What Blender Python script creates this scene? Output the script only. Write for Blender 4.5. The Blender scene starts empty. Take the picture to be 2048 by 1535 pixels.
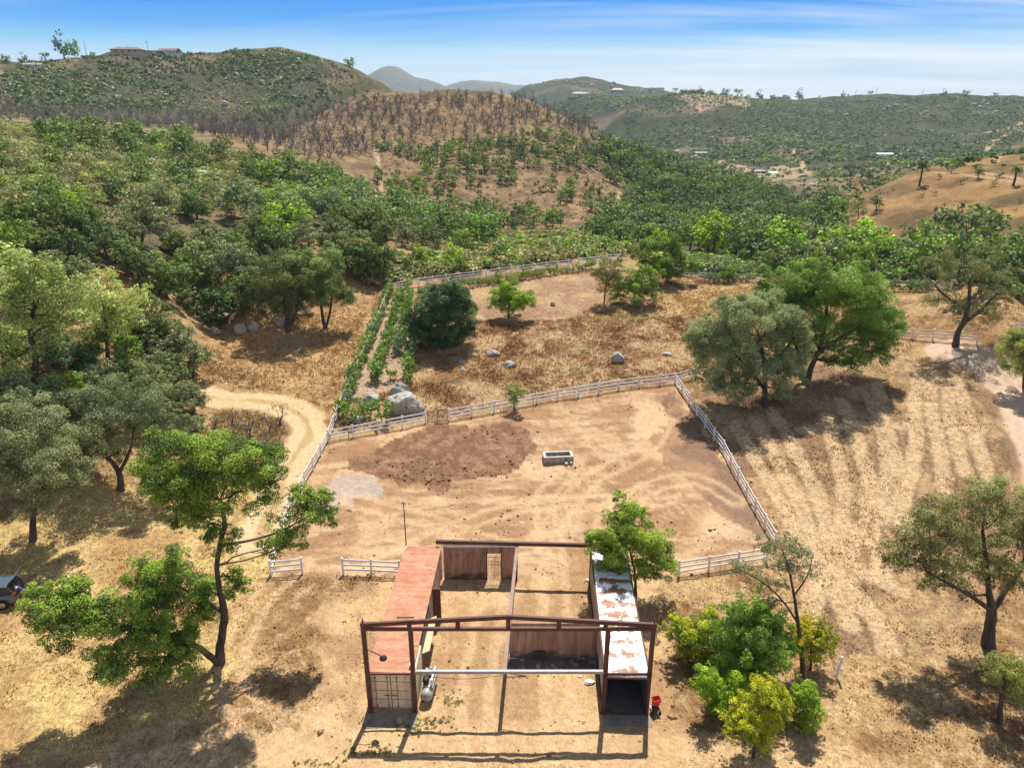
import bpy, bmesh, math, random
import numpy as np
from mathutils import Vector, Matrix

# ------------------------------------------------------------------ camera, world, sun
S = bpy.context.scene
COL = S.collection
CAM_H, PITCH, FPX, IW, IH = 32.3, math.radians(21.0), 1419.0, 2048, 1535
cam = bpy.data.objects.new('camera', bpy.data.cameras.new('camera'))
COL.objects.link(cam); S.camera = cam
cam.location = (0, 0, CAM_H); cam.rotation_euler = (math.pi/2 - PITCH, 0, 0)
cam.data.sensor_width = 36; cam.data.lens = FPX/IW*36
cam.data.clip_start = 0.5; cam.data.clip_end = 60000

SUN_EL, SUN_AZ = math.radians(64.0), math.radians(11.0)      # azimuth clockwise from +Y
w = bpy.data.worlds.new('World'); S.world = w; w.use_nodes = True
def build_world():
    nt = w.node_tree; N = nt.nodes; L = nt.links; N.clear()
    out = N.new('ShaderNodeOutputWorld'); bg = N.new('ShaderNodeBackground')
    L.new(bg.outputs[0], out.inputs[0]); bg.inputs[1].default_value = 0.058
    tc = N.new('ShaderNodeTexCoord'); sep = N.new('ShaderNodeSeparateXYZ'); L.new(tc.outputs['Generated'], sep.inputs[0])
    sky = N.new('ShaderNodeTexSky'); sky.sky_type = 'NISHITA'; sky.sun_disc = False
    sky.sun_elevation = SUN_EL; sky.sun_rotation = SUN_AZ; sky.altitude = 400; sky.air_density = 1.0; sky.dust_density = 0.3; sky.ozone_density = 3.0
    # deep blue high up, milky at the horizon (a dry clear-air sky over a hazy basin)
    mr = N.new('ShaderNodeMapRange'); L.new(sep.outputs[2], mr.inputs[0])
    mr.inputs[1].default_value = 0.0; mr.inputs[2].default_value = 0.12
    rp = N.new('ShaderNodeValToRGB'); L.new(mr.outputs[0], rp.inputs[0])
    e = rp.color_ramp.elements
    e[0].position = 0.0; e[0].color = (0.92, 0.97, 1.0, 1); e[1].position = 1.0; e[1].color = (0.004, 0.33, 0.95, 1)
    for p_, c_ in ((0.14, (0.84, 0.94, 1.0, 1)), (0.42, (0.60, 0.83, 1.0, 1)), (0.64, (0.24, 0.64, 1.0, 1)), (0.80, (0.05, 0.42, 1.0, 1))):
        x = e.new(p_); x.color = c_
    sc = N.new('ShaderNodeVectorMath'); sc.operation = 'SCALE'; L.new(rp.outputs[0], sc.inputs[0]); sc.inputs['Scale'].default_value = 12.0
    # only the low sky is graded; above 25 degrees the plain physical sky lights the place
    mr2 = N.new('ShaderNodeMapRange'); L.new(sep.outputs[2], mr2.inputs[0]); mr2.inputs[1].default_value = 0.14; mr2.inputs[2].default_value = 0.45
    mixs = N.new('ShaderNodeMix'); mixs.data_type = 'RGBA'; L.new(mr2.outputs[0], mixs.inputs[0])
    L.new(sc.outputs[0], mixs.inputs[6]); L.new(sky.outputs[0], mixs.inputs[7])
    # cirrus: noise on a flat cloud sheet, x/z y/z
    dv = N.new('ShaderNodeMath'); dv.operation = 'ADD'; L.new(sep.outputs[2], dv.inputs[0]); dv.inputs[1].default_value = 0.05
    cx = N.new('ShaderNodeMath'); cx.operation = 'DIVIDE'; L.new(sep.outputs[0], cx.inputs[0]); L.new(dv.outputs[0], cx.inputs[1])
    cy = N.new('ShaderNodeMath'); cy.operation = 'DIVIDE'; L.new(sep.outputs[1], cy.inputs[0]); L.new(dv.outputs[0], cy.inputs[1])
    cb = N.new('ShaderNodeCombineXYZ'); L.new(cx.outputs[0], cb.inputs[0]); L.new(cy.outputs[0], cb.inputs[1])
    mp = N.new('ShaderNodeMapping'); L.new(cb.outputs[0], mp.inputs[0]); mp.inputs['Rotation'].default_value = (0, 0, 0.20)
    mp.inputs['Scale'].default_value = (0.16, 0.42, 1); mp.inputs['Location'].default_value = (3.1, 1.2, 0)
    n1 = N.new('ShaderNodeTexNoise'); L.new(mp.outputs[0], n1.inputs['Vector']); n1.inputs['Scale'].default_value = 1.0
    n1.inputs['Detail'].default_value = 8; n1.inputs['Roughness'].default_value = 0.58; n1.inputs['Distortion'].default_value = 0.7
    cr = N.new('ShaderNodeValToRGB'); L.new(n1.outputs[0], cr.inputs[0])
    cr.color_ramp.elements[0].position = 0.38; cr.color_ramp.elements[0].color = (0, 0, 0, 1)
    cr.color_ramp.elements[1].position = 0.66; cr.color_ramp.elements[1].color = (0.9, 0.9, 0.9, 1)
    # more cloud to the right half of the view
    mx = N.new('ShaderNodeMapRange'); L.new(sep.outputs[0], mx.inputs[0]); mx.inputs[1].default_value = -0.35; mx.inputs[2].default_value = 0.35
    mx.inputs[3].default_value = 0.35; mx.inputs[4].default_value = 1.0
    mm = N.new('ShaderNodeMath'); mm.operation = 'MULTIPLY'; L.new(cr.outputs[0], mm.inputs[0]); L.new(mx.outputs[0], mm.inputs[1])
    mixc = N.new('ShaderNodeMix'); mixc.data_type = 'RGBA'; L.new(mm.outputs[0], mixc.inputs[0]); L.new(mixs.outputs[2], mixc.inputs[6])
    mixc.inputs[7].default_value = (12.3, 12.7, 13.2, 1)
    L.new(mixc.outputs[2], bg.inputs[0])
build_world()
sl = bpy.data.lights.new('sun', 'SUN'); sl.energy = 5.0; sl.angle = math.radians(0.53); sl.color = (1.0, 0.95, 0.87)
sun = bpy.data.objects.new('sun', sl); COL.objects.link(sun)
sd = Vector((math.sin(SUN_AZ)*math.cos(SUN_EL), math.cos(SUN_AZ)*math.cos(SUN_EL), math.sin(SUN_EL)))
sun.rotation_euler = sd.to_track_quat('Z', 'Y').to_euler(); sun.location = (0, 0, 200)
S.view_settings.view_transform = 'Standard'; S.view_settings.look = 'None'; S.view_settings.exposure = 0.50; S.view_settings.gamma = 1
cy_ = S.cycles
cy_.max_bounces = 6; cy_.diffuse_bounces = 3; cy_.glossy_bounces = 2; cy_.transmission_bounces = 3; cy_.volume_bounces = 0
cy_.transparent_max_bounces = 6; cy_.caustics_reflective = False; cy_.caustics_refractive = False
cy_.sample_clamp_indirect = 4
cy_.use_denoising = True; cy_.denoiser = 'OPENIMAGEDENOISE'; cy_.denoising_input_passes = 'RGB_ALBEDO_NORMAL'; cy_.denoising_prefilter = 'ACCURATE'

# ------------------------------------------------------------------ helpers
RNG = np.random.default_rng(7)
random.seed(7)

def tag(o, label, cat, group=None, kind=None):
    o['label'] = label; o['category'] = cat
    if group: o['group'] = group
    if kind: o['kind'] = kind
    return o
def thing(name, label, cat, loc=(0, 0, 0), rz=0.0, group=None):
    o = bpy.data.objects.new(name, None); COL.objects.link(o); o.empty_display_size = 0.3
    o.location = loc; o.rotation_euler = (0, 0, rz)
    return tag(o, label, cat, group)
def link(name, me, parent=None, mat=None):
    if mat is not None and not me.materials: me.materials.append(mat)
    o = bpy.data.objects.new(name, me); COL.objects.link(o)
    if parent is not None: o.parent = parent
    return o
def mesh_np(name, V, F, col=None, smooth=False):
    """V (n,3), F (m,k) all faces with k corners; col (n,3) -> point colour attribute 'col'"""
    V = np.asarray(V, np.float32); F = np.asarray(F, np.int32); k = F.shape[1]
    me = bpy.data.meshes.new(name)
    me.vertices.add(len(V)); me.vertices.foreach_set('co', V.ravel())
    me.loops.add(F.size); me.loops.foreach_set('vertex_index', F.ravel())
    me.polygons.add(len(F)); me.polygons.foreach_set('loop_start', np.arange(0, F.size, k, dtype=np.int32))
    if smooth: me.polygons.foreach_set('use_smooth', np.ones(len(F), bool))
    me.update(calc_edges=True)
    if col is not None: set_col(me, col)
    return me
def set_col(me, col, name='col'):
    a = me.attributes.new(name, 'FLOAT_COLOR', 'POINT')
    c = np.ones((len(me.vertices), 4), np.float32); c[:, :np.shape(col)[1]] = col
    a.data.foreach_set('color', c.ravel())
class MB:
    """collects boxes, tubes, lathes as polygons -> one mesh"""
    def __init__(s): s.v = []; s.f = []; s.sm = []
    def add(s, vs, fs, smooth=False):
        b = len(s.v); s.v += [tuple(map(float, q)) for q in vs]; s.f += [tuple(b+i for i in q) for q in fs]; s.sm += [smooth]*len(fs)
    def box(s, x0, x1, y0, y1, z0, z1):
        s.add([(x0,y0,z0),(x1,y0,z0),(x1,y1,z0),(x0,y1,z0),(x0,y0,z1),(x1,y0,z1),(x1,y1,z1),(x0,y1,z1)],
              [(0,3,2,1),(4,5,6,7),(0,1,5,4),(1,2,6,5),(2,3,7,6),(3,0,4,7)])
    def bar(s, a, b, wd, ht, up=(0,0,1)):
        """rectangular bar from a to b, wd sideways, ht along up"""
        a = Vector(a); b = Vector(b); d = (b-a).normalized(); u = Vector(up)
        sd_ = d.cross(u)
        if sd_.length < 1e-4: sd_ = d.cross(Vector((1,0,0)))
        sd_.normalize(); u = sd_.cross(d).normalized(); sd_ *= wd/2; u *= ht/2
        vs = [a-sd_-u, a+sd_-u, a+sd_+u, a-sd_+u, b-sd_-u, b+sd_-u, b+sd_+u, b-sd_+u]
        s.add(vs, [(0,1,2,3),(7,6,5,4),(0,4,5,1),(1,5,6,2),(2,6,7,3),(3,7,4,0)])
    def tube(s, pts, rad, n=8, cap=True, smooth=True):
        P = [Vector(q) for q in pts]; R = rad if hasattr(rad, '__len__') else [rad]*len(P)
        vs = []; fs = []; prev = None
        for i, q in enumerate(P):
            d = (P[min(i+1, len(P)-1)] - P[max(i-1, 0)]).normalized()
            if prev is None:
                a = d.cross(Vector((0,0,1)));
                if a.length < 0.05: a = d.cross(Vector((1,0,0)))
                a.normalize()
            else:
                a = prev - d*prev.dot(d); a.normalize()
            prev = a; b = d.cross(a)
            for k in range(n):
                t = 2*math.pi*k/n; vs.append(q + (a*math.cos(t)+b*math.sin(t))*R[i])
        for i in range(len(P)-1):
            for k in range(n): fs.append((i*n+k, i*n+(k+1)%n, (i+1)*n+(k+1)%n, (i+1)*n+k))
        s.add(vs, fs, smooth)
        if cap:
            b0 = len(vs); s.add(vs[:n], [tuple(range(n-1, -1, -1))]); s.add(vs[-n:], [tuple(range(n))])
    def lathe(s, prof, n=16, c=(0,0,0), smooth=True, axis='z'):
        vs = []; fs = []
        for r, h in prof:
            for k in range(n):
                t = 2*math.pi*k/n; x, y = r*math.cos(t), r*math.sin(t)
                q = (x, y, h) if axis == 'z' else ((x, h, y) if axis == 'y' else (h, x, y))
                vs.append((q[0]+c[0], q[1]+c[1], q[2]+c[2]))
        for i in range(len(prof)-1):
            for k in range(n): fs.append((i*n+k, i*n+(k+1)%n, (i+1)*n+(k+1)%n, (i+1)*n+k))
        s.add(vs, fs, smooth); s.add(vs[:n], [tuple(range(n-1,-1,-1))]); s.add(vs[-n:], [tuple(range(n))])
    def prism(s, prof, y0, y1):
        """profile in xz extruded along y"""
        n = len(prof); vs = [(x, y0, z) for x, z in prof] + [(x, y1, z) for x, z in prof]
        s.add(vs, [tuple(range(n)), tuple(range(2*n-1, n-1, -1))] + [(k, n+k, n+(k+1)%n, (k+1)%n) for k in range(n)])
    def build(s, name, mat, parent=None, bevel=0.0, recalc=True):
        me = bpy.data.meshes.new(name); me.from_pydata(s.v, [], s.f)
        me.polygons.foreach_set('use_smooth', s.sm)
        if recalc or bevel:
            bm = bmesh.new(); bm.from_mesh(me); bmesh.ops.recalc_face_normals(bm, faces=bm.faces)
            if bevel: bmesh.ops.bevel(bm, geom=bm.edges[:], offset=bevel, segments=1, affect='EDGES', clamp_overlap=True)
            bm.to_mesh(me); bm.free()
        me.update()
        return link(name, me, parent, mat)

# ------------------------------------------------------------------ procedural materials
def mat_new(name):
    m = bpy.data.materials.new(name); m.use_nodes = True; nt = m.node_tree
    b = nt.nodes['Principled BSDF']; return m, nt, b
def mat_mottled(name, c1, c2, scale=3.0, rough=0.6, metal=0.0, spots=None, spot_scale=6.0, spot_cut=0.6, bump=0.1, stretch=(1,1,1), fine=0.25, spot_soft=0.05):
    """two-tone weathered surface with optional rust/dirt spots"""
    m, nt, b = mat_new(name); N = nt.nodes; L = nt.links
    tc = N.new('ShaderNodeTexCoord'); mp = N.new('ShaderNodeMapping'); L.new(tc.outputs['Object'], mp.inputs[0]); mp.inputs['Scale'].default_value = stretch
    n = N.new('ShaderNodeTexNoise'); L.new(mp.outputs[0], n.inputs['Vector']); n.inputs['Scale'].default_value = scale; n.inputs['Detail'].default_value = 6; n.inputs['Roughness'].default_value = 0.62
    r = N.new('ShaderNodeValToRGB'); L.new(n.outputs[0], r.inputs[0]); r.color_ramp.elements[0].position = 0.32; r.color_ramp.elements[1].position = 0.68
    r.color_ramp.elements[0].color = (*c1, 1); r.color_ramp.elements[1].color = (*c2, 1)
    cur = r.outputs[0]
    if spots:
        n2 = N.new('ShaderNodeTexNoise'); L.new(mp.outputs[0], n2.inputs['Vector']); n2.inputs['Scale'].default_value = spot_scale; n2.inputs['Detail'].default_value = 5; n2.inputs['Roughness'].default_value = 0.65
        r2 = N.new('ShaderNodeValToRGB'); L.new(n2.outputs[0], r2.inputs[0]); r2.color_ramp.elements[0].position = spot_cut; r2.color_ramp.elements[1].position = min(1, spot_cut+spot_soft)
        mx = N.new('ShaderNodeMix'); mx.data_type = 'RGBA'; L.new(r2.outputs[0], mx.inputs[0]); L.new(cur, mx.inputs[6]); mx.inputs[7].default_value = (*spots, 1); cur = mx.outputs[2]
    nf = N.new('ShaderNodeTexNoise'); L.new(mp.outputs[0], nf.inputs['Vector']); nf.inputs['Scale'].default_value = scale*9; nf.inputs['Detail'].default_value = 3
    mrf = N.new('ShaderNodeMapRange'); L.new(nf.outputs[0], mrf.inputs[0]); mrf.inputs[1].default_value = .25; mrf.inputs[2].default_value = .75; mrf.inputs[3].default_value = 1-fine; mrf.inputs[4].default_value = 1+fine
    mu = N.new('ShaderNodeVectorMath'); mu.operation = 'SCALE'; L.new(cur, mu.inputs[0]); L.new(mrf.outputs[0], mu.inputs['Scale']); cur = mu.outputs[0]
    L.new(cur, b.inputs['Base Color']); b.inputs['Roughness'].default_value = rough; b.inputs['Metallic'].default_value = metal
    if bump:
        bp = N.new('ShaderNodeBump'); bp.inputs['Strength'].default_value = bump; bp.inputs['Distance'].default_value = 0.05; L.new(nf.outputs[0], bp.inputs['Height']); L.new(bp.outputs[0], b.inputs['Normal'])
    return m
def mat_leaf(name='foliage', v0=1.85, v1=2.65, trans=.25):
    m, nt, b = mat_new(name); N = nt.nodes; L = nt.links
    at = N.new('ShaderNodeAttribute'); at.attribute_name = 'col'
    oi = N.new('ShaderNodeObjectInfo')
    hs = N.new('ShaderNodeHueSaturation'); L.new(at.outputs['Color'], hs.inputs['Color'])
    h = N.new('ShaderNodeMapRange'); L.new(oi.outputs['Random'], h.inputs[0]); h.inputs[3].default_value = 0.485; h.inputs[4].default_value = 0.515; L.new(h.outputs[0], hs.inputs['Hue'])
    mlt = N.new('ShaderNodeMath'); mlt.operation = 'MULTIPLY'; L.new(oi.outputs['Random'], mlt.inputs[0]); mlt.inputs[1].default_value = 7.31
    fr = N.new('ShaderNodeMath'); fr.operation = 'FRACT'; L.new(mlt.outputs[0], fr.inputs[0])
    v = N.new('ShaderNodeMapRange'); L.new(fr.outputs[0], v.inputs[0]); v.inputs[3].default_value = v0; v.inputs[4].default_value = v1; L.new(v.outputs[0], hs.inputs['Value'])
    L.new(hs.outputs[0], b.inputs['Base Color']); b.inputs['Roughness'].default_value = 0.5
    b.inputs['Specular IOR Level'].default_value = 0.25
    tr = N.new('ShaderNodeBsdfTranslucent'); g = N.new('ShaderNodeMix'); g.data_type = 'RGBA'; g.blend_type = 'MULTIPLY'; g.inputs[0].default_value = 1.0
    L.new(hs.outputs[0], g.inputs[6]); g.inputs[7].default_value = (1.25, 1.35, 0.7, 1); L.new(g.outputs[2], tr.inputs['Color'])
    ms = N.new('ShaderNodeMixShader'); ms.inputs[0].default_value = trans; L.new(b.outputs[0], ms.inputs[1]); L.new(tr.outputs[0], ms.inputs[2])
    L.new(ms.outputs[0], N['Material Output'].inputs[0]); return m
LEAF = mat_leaf(); STRAW = mat_leaf('straw', 1.0, 1.0, .15)
BARK = mat_mottled('bark', (0.035, 0.026, 0.02), (0.12, 0.09, 0.065), scale=2.5, rough=0.9, bump=0.5, stretch=(1, 1, 0.3))
DEADBARK = mat_mottled('dead_bark', (0.10, 0.085, 0.075), (0.19, 0.165, 0.15), scale=3, rough=0.9, bump=0.3)
# ------------------------------------------------------------------ terrain height field
def rays(px, py):
    px = np.asarray(px, float); py = np.asarray(py, float)
    u = (px-IW/2)/FPX; v = (py-IH/2)/FPX; c, s = math.cos(PITCH), math.sin(PITCH)
    return np.stack([u, c-v*s, -s-v*c], -1)
def z_near(X, Y):
    """gently rising paddock ground in front of the creek"""
    sp = lambda t, k: np.logaddexp(0, t/k)*k
    z = 0.11*sp(Y-56, 4) - 0.10*sp(Y-118, 5)
    z = z + 0.05*sp(X-24, 4)*np.clip((Y-45)/30, 0, 1.2)
    return z
CP = []   # control points: px, py, horizontal range
CP += [(100,480,112),(120,400,128),(120,315,170),(50,262,235),(0,300,190),(0,420,118),(400,480,128),(400,385,158),(480,560,104),(300,560,106),(300,640,93),(100,640,87),(100,560,99),(570,600,103),(100,760,75),(300,760,80),(430,700,89),(600,520,118),(540,322,215),(260,285,230),(300,350,175),(600,400,195),(520,400,165),(650,480,130),(720,430,190),
  (740,330,270),(660,290,300),(760,400,235),(850,420,225),(1000,455,205),(1120,440,215),(1230,425,235),(900,340,270),(1050,340,275),(1150,350,270),
  (800,260,330),(950,250,335),(1080,250,330),(700,235,360),(900,185,395),(980,188,385),(800,190,405),(700,188,425),(600,210,420),(480,230,425),(330,235,420),(1060,203,375),(1130,232,360),(1200,268,350),(1280,305,345),(1450,362,350),(1600,425,330),(1350,420,255),(1420,395,290),(1300,360,300),(1200,320,305),
  (150,215,440),(0,215,420),(200,240,380),(420,262,330),(560,262,360),
  (1500,520,150),(1300,490,160),(1000,492,150),(1700,490,185),(1500,440,250),(1620,455,240),(1690,430,300),(1640,370,480),(1560,350,560),
  (1850,330,262),(1770,375,245),(2048,345,240),(1950,328,262),(1700,465,205),(1850,420,215),(2000,420,205),(1700,400,245),(1900,480,180),
  (2000,560,122),(2048,500,150),(1850,560,130),(2100,600,105),
  (1450,330,620),(1300,318,600),(1600,300,700),(1560,335,600),(1350,340,560),
  (1300,270,900),(1250,235,1000),(1250,208,1100),(1400,190,1120),(1330,195,1110),(1150,200,1150),(1400,240,950),(1550,250,960),(1600,197,1300),(1800,260,1000),(1700,300,800),(2000,300,760),(1850,310,720),(2000,240,1050),(1750,193,1400),(1900,194,1400),(2048,199,1400),(2150,199,1400),(1900,320,560),(2048,310,560),
  (1185,158,1900),(1110,164,1900),(1060,175,1850),(1250,172,1900),(1300,183,1800),
  (240,110,600),(310,112,600),(400,115,640),(470,104,650),(560,103,650),(640,122,640),(740,165,600),(780,180,560),(140,122,600),(60,130,580),(0,128,560),(-80,128,560),
  (400,180,520),(300,160,550),(520,160,560),(640,170,540),(150,175,510),(0,180,480),(60,160,520)]
def build_height():
    CPa = np.array(CP, float); d = rays(CPa[:,0], CPa[:,1])
    az = np.arctan2(d[:,0], d[:,1]); hr = np.hypot(d[:,0], d[:,1]); r = CPa[:,2]
    z = CAM_H + r*d[:,2]/hr
    A = [az]; Rr = [r]; Z = [z]
    ga, gr = np.meshgrid(np.radians([-60,-48,-38,-30,-22,-14,-7,0,7,14,22,30,38,48,60]), [7,14,22,32,42,52,62,72,84,96,108], indexing='ij')
    m = ~((gr > 66) & (ga < np.radians(-23)))
    ga = ga[m]; gr = gr[m]
    A.append(ga); Rr.append(gr); zz = z_near(gr*np.sin(ga), gr*np.cos(ga)); Z.append(zz)
    # ground drops away behind each skyline
    for a, rr, dz in [(-33,720,12),(-27,750,20),(-20,760,26),(-12,760,15),(-9,700,-5),(-33,1000,-10),(-20,1000,-20),(-8,1000,-20),(-4,480,8),(-1,470,4),(-8,480,18),(-13,470,22),(2,460,-4),(4,600,-20),(-1,700,-20),(0,1000,-30),(6,1000,-10),
                      (10,1500,20),(20,1900,20),(33,1900,20),(3,2600,20),(-33,3000,0),(-15,3000,0),(10,3000,0),(33,3000,0),(50,1500,50),(50,700,20),(50,260,20),(-50,600,50),(-50,250,26),(-50,110,9),(-50,80,3),(0,1500,-20),(-30,1500,-10)]:
        A.append(np.array([math.radians(a)])); Rr.append(np.array([rr])); Z.append(np.array([float(dz)]))
    A = np.concatenate(A); Rr = np.concatenate(Rr); Z = np.concatenate(Z)
    Pn = np.stack([A*4.0, np.log(Rr)*1.6], 1)
    def K(a, b):
        d2 = ((a[:,None,:]-b[None,:,:])**2).sum(-1); return 0.5*d2*np.log(d2+1e-12)
    n = len(Pn); Q = np.concatenate([np.ones((n,1)), Pn], 1)
    M = np.zeros((n+3, n+3)); M[:n,:n] = K(Pn, Pn) + np.eye(n)*2e-3; M[:n,n:] = Q; M[n:,:n] = Q.T
    # interpolate height divided by range so that near and far errors weigh the same in view
    sol = np.linalg.solve(M, np.concatenate([Z/Rr, np.zeros(3)]))
    ga = np.linspace(math.radians(-62), math.radians(62), 311); gl = np.linspace(math.log(6), math.log(4000), 420)
    G = np.zeros((311, 420))
    for i, a in enumerate(ga):
        q = np.stack([np.full(420, a*4.0), gl*1.6], 1)
        G[i] = (K(q, Pn)@sol[:n] + np.concatenate([np.ones((420,1)), q], 1)@sol[n:])*np.exp(gl)
    R = np.exp(gl)[None,:]; near = z_near(R*np.sin(ga)[:,None], R*np.cos(ga)[:,None])
    q = np.clip((np.degrees(ga)[:,None]+36)/16, 0, 1); q = q*q*(3-2*q); t = np.clip((R-(55+33*q))/(20+5*q), 0, 1); t = t*t*(3-2*t)
    return ga, gl, near*(1-t)+G*t
GA, GL, GZ = build_height()
def hash2(ix, iy, seed):
    h = (ix.astype(np.int64)*374761393 + iy.astype(np.int64)*668265263 + seed*1442695041) & 0x7fffffff
    h = ((h ^ (h >> 13))*1274126177) & 0x7fffffff
    return ((h ^ (h >> 16)) & 0xffff)/65535.0
def vnoise(X, Y, seed=0):
    ix = np.floor(X); iy = np.floor(Y); fx = X-ix; fy = Y-iy; fx = fx*fx*(3-2*fx); fy = fy*fy*(3-2*fy)
    a = hash2(ix, iy, seed); b = hash2(ix+1, iy, seed); c = hash2(ix, iy+1, seed); d = hash2(ix+1, iy+1, seed)
    return (a*(1-fx)+b*fx)*(1-fy) + (c*(1-fx)+d*fx)*fy
def fbm(X, Y, scale, oct=4, seed=0, gain=0.5):
    t = 0; am = 1; tot = 0
    for k in range(oct):
        t = t + am*vnoise(X*scale+17.3*k, Y*scale-9.1*k, seed+k); tot += am; am *= gain; scale *= 2.03
    return t/tot
def height(X, Y):
    X = np.asarray(X, float); Y = np.asarray(Y, float)
    r = np.hypot(X, Y); a = np.arctan2(X, Y); l = np.log(np.maximum(r, 6.001))
    out = np.clip(1-(np.abs(a)-math.radians(60))/math.radians(40), 0, 1)
    fa = (np.clip(a, GA[0], GA[-1]-1e-9)-GA[0])/(GA[1]-GA[0]); fl = (np.clip(l, GL[0], GL[-1]-1e-9)-GL[0])/(GL[1]-GL[0])
    ia = np.minimum(fa.astype(int), len(GA)-2); il = np.minimum(fl.astype(int), len(GL)-2); ta = fa-ia; tl = fl-il
    z = (GZ[ia,il]*(1-tl)+GZ[ia,il+1]*tl)*(1-ta) + (GZ[ia+1,il]*(1-tl)+GZ[ia+1,il+1]*tl)*ta
    z = z*out
    am = np.clip((r-130)/250, 0, 1)
    z = z + am*(fbm(X, Y, 1/45., 3, 11)-0.5)*5.0 + np.clip((r-450)/400, 0, 1)*(fbm(X, Y, 1/140., 4, 12)-0.5)*16
    rg = 1-np.abs(2*fbm(X, Y, 1/75., 3, 13)-1)*2.2; z = z + np.clip((r-430)/200, 0, 1)*np.clip(rg, -1, 1)*3.2
    far = np.clip((r-2600)/1200, 0, 1); return z*(1-far)
_TR = np.exp(np.linspace(math.log(15), math.log(3500), 1600))
def ground(px, py, up=0.0):
    """where the sight line through a photo pixel meets the terrain raised by up"""
    px = np.atleast_1d(np.asarray(px, float)); py = np.atleast_1d(np.asarray(py, float)); up = np.broadcast_to(np.asarray(up, float), px.shape)
    d = rays(px, py); hr = np.hypot(d[:,0], d[:,1]); out = np.zeros((len(px), 3))
    for i0 in range(0, len(px), 400):
        sl_ = slice(i0, i0+400); X = d[sl_,0:1]/hr[sl_,None]*_TR; Y = d[sl_,1:2]/hr[sl_,None]*_TR
        dz = CAM_H + _TR*(d[sl_,2]/hr[sl_])[:,None] - height(X, Y) - up[sl_,None]
        hit = dz <= 0; k = np.where(hit.any(1), hit.argmax(1), len(_TR)-1); k = np.maximum(k, 1); ii = np.arange(len(k))
        a = dz[ii,k-1]; b = dz[ii,k]; t = np.clip(a/np.maximum(a-b, 1e-9), 0, 1); r = _TR[k-1]*(1-t)+_TR[k]*t
        x = d[sl_,0]/hr[sl_]*r; y = d[sl_,1]/hr[sl_]*r
        out[sl_] = np.stack([x, y, height(x, y)], 1)
    return out
def gp(px, py, up=0.0): return Vector(ground(px, py, up)[0])
def at_depth(px, py, Y):
    d = rays(px, py); t = Y/d[...,1]
    return np.stack([d[...,0]*t, d[...,1]*t, CAM_H + d[...,2]*t], -1)
def depth_of(P): return P[1]*math.cos(PITCH) - (P[2]-CAM_H)*math.sin(PITCH)
def gp_sky(px, py):
    """ground point at a pixel, or just under the skyline there"""
    for k in range(60):
        P = gp(px, py+k*1.5)
        if math.hypot(P.x, P.y) < 2300: return P
    return P
def poly_xy(pts): return np.array([tuple(gp_sky(*p))[:2] for p in pts])
def inside(X, Y, poly):
    """soft-free point in polygon, vectorised"""
    X = np.asarray(X); Y = np.asarray(Y); c = np.zeros(X.shape, bool); n = len(poly)
    for i in range(n):
        x0, y0 = poly[i]; x1, y1 = poly[(i+1) % n]
        if abs(y1-y0) < 1e-12: continue
        c ^= ((y0 > Y) != (y1 > Y)) & (X < (x1-x0)*(Y-y0)/(y1-y0)+x0)
    return c
def dist_line(X, Y, pts):
    D = np.full(np.shape(X), 1e9)
    for (x0, y0), (x1, y1) in zip(pts[:-1], pts[1:]):
        dx, dy = x1-x0, y1-y0; t = np.clip(((X-x0)*dx+(Y-y0)*dy)/(dx*dx+dy*dy+1e-12), 0, 1)
        D = np.minimum(D, np.hypot(X-x0-t*dx, Y-y0-t*dy))
    return D
def smooth_pts(pts, n=6):
    P = np.array(pts, float); out = []
    for i in range(len(P)-1):
        p0 = P[max(i-1,0)]; p1 = P[i]; p2 = P[i+1]; p3 = P[min(i+2,len(P)-1)]
        for t in np.linspace(0, 1, n, endpoint=False):
            out.append(0.5*((2*p1)+(-p0+p2)*t+(2*p0-5*p1+4*p2-p3)*t*t+(-p0+3*p1-3*p2+p3)*t**3))
    out.append(P[-1]); return np.array(out)
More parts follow.
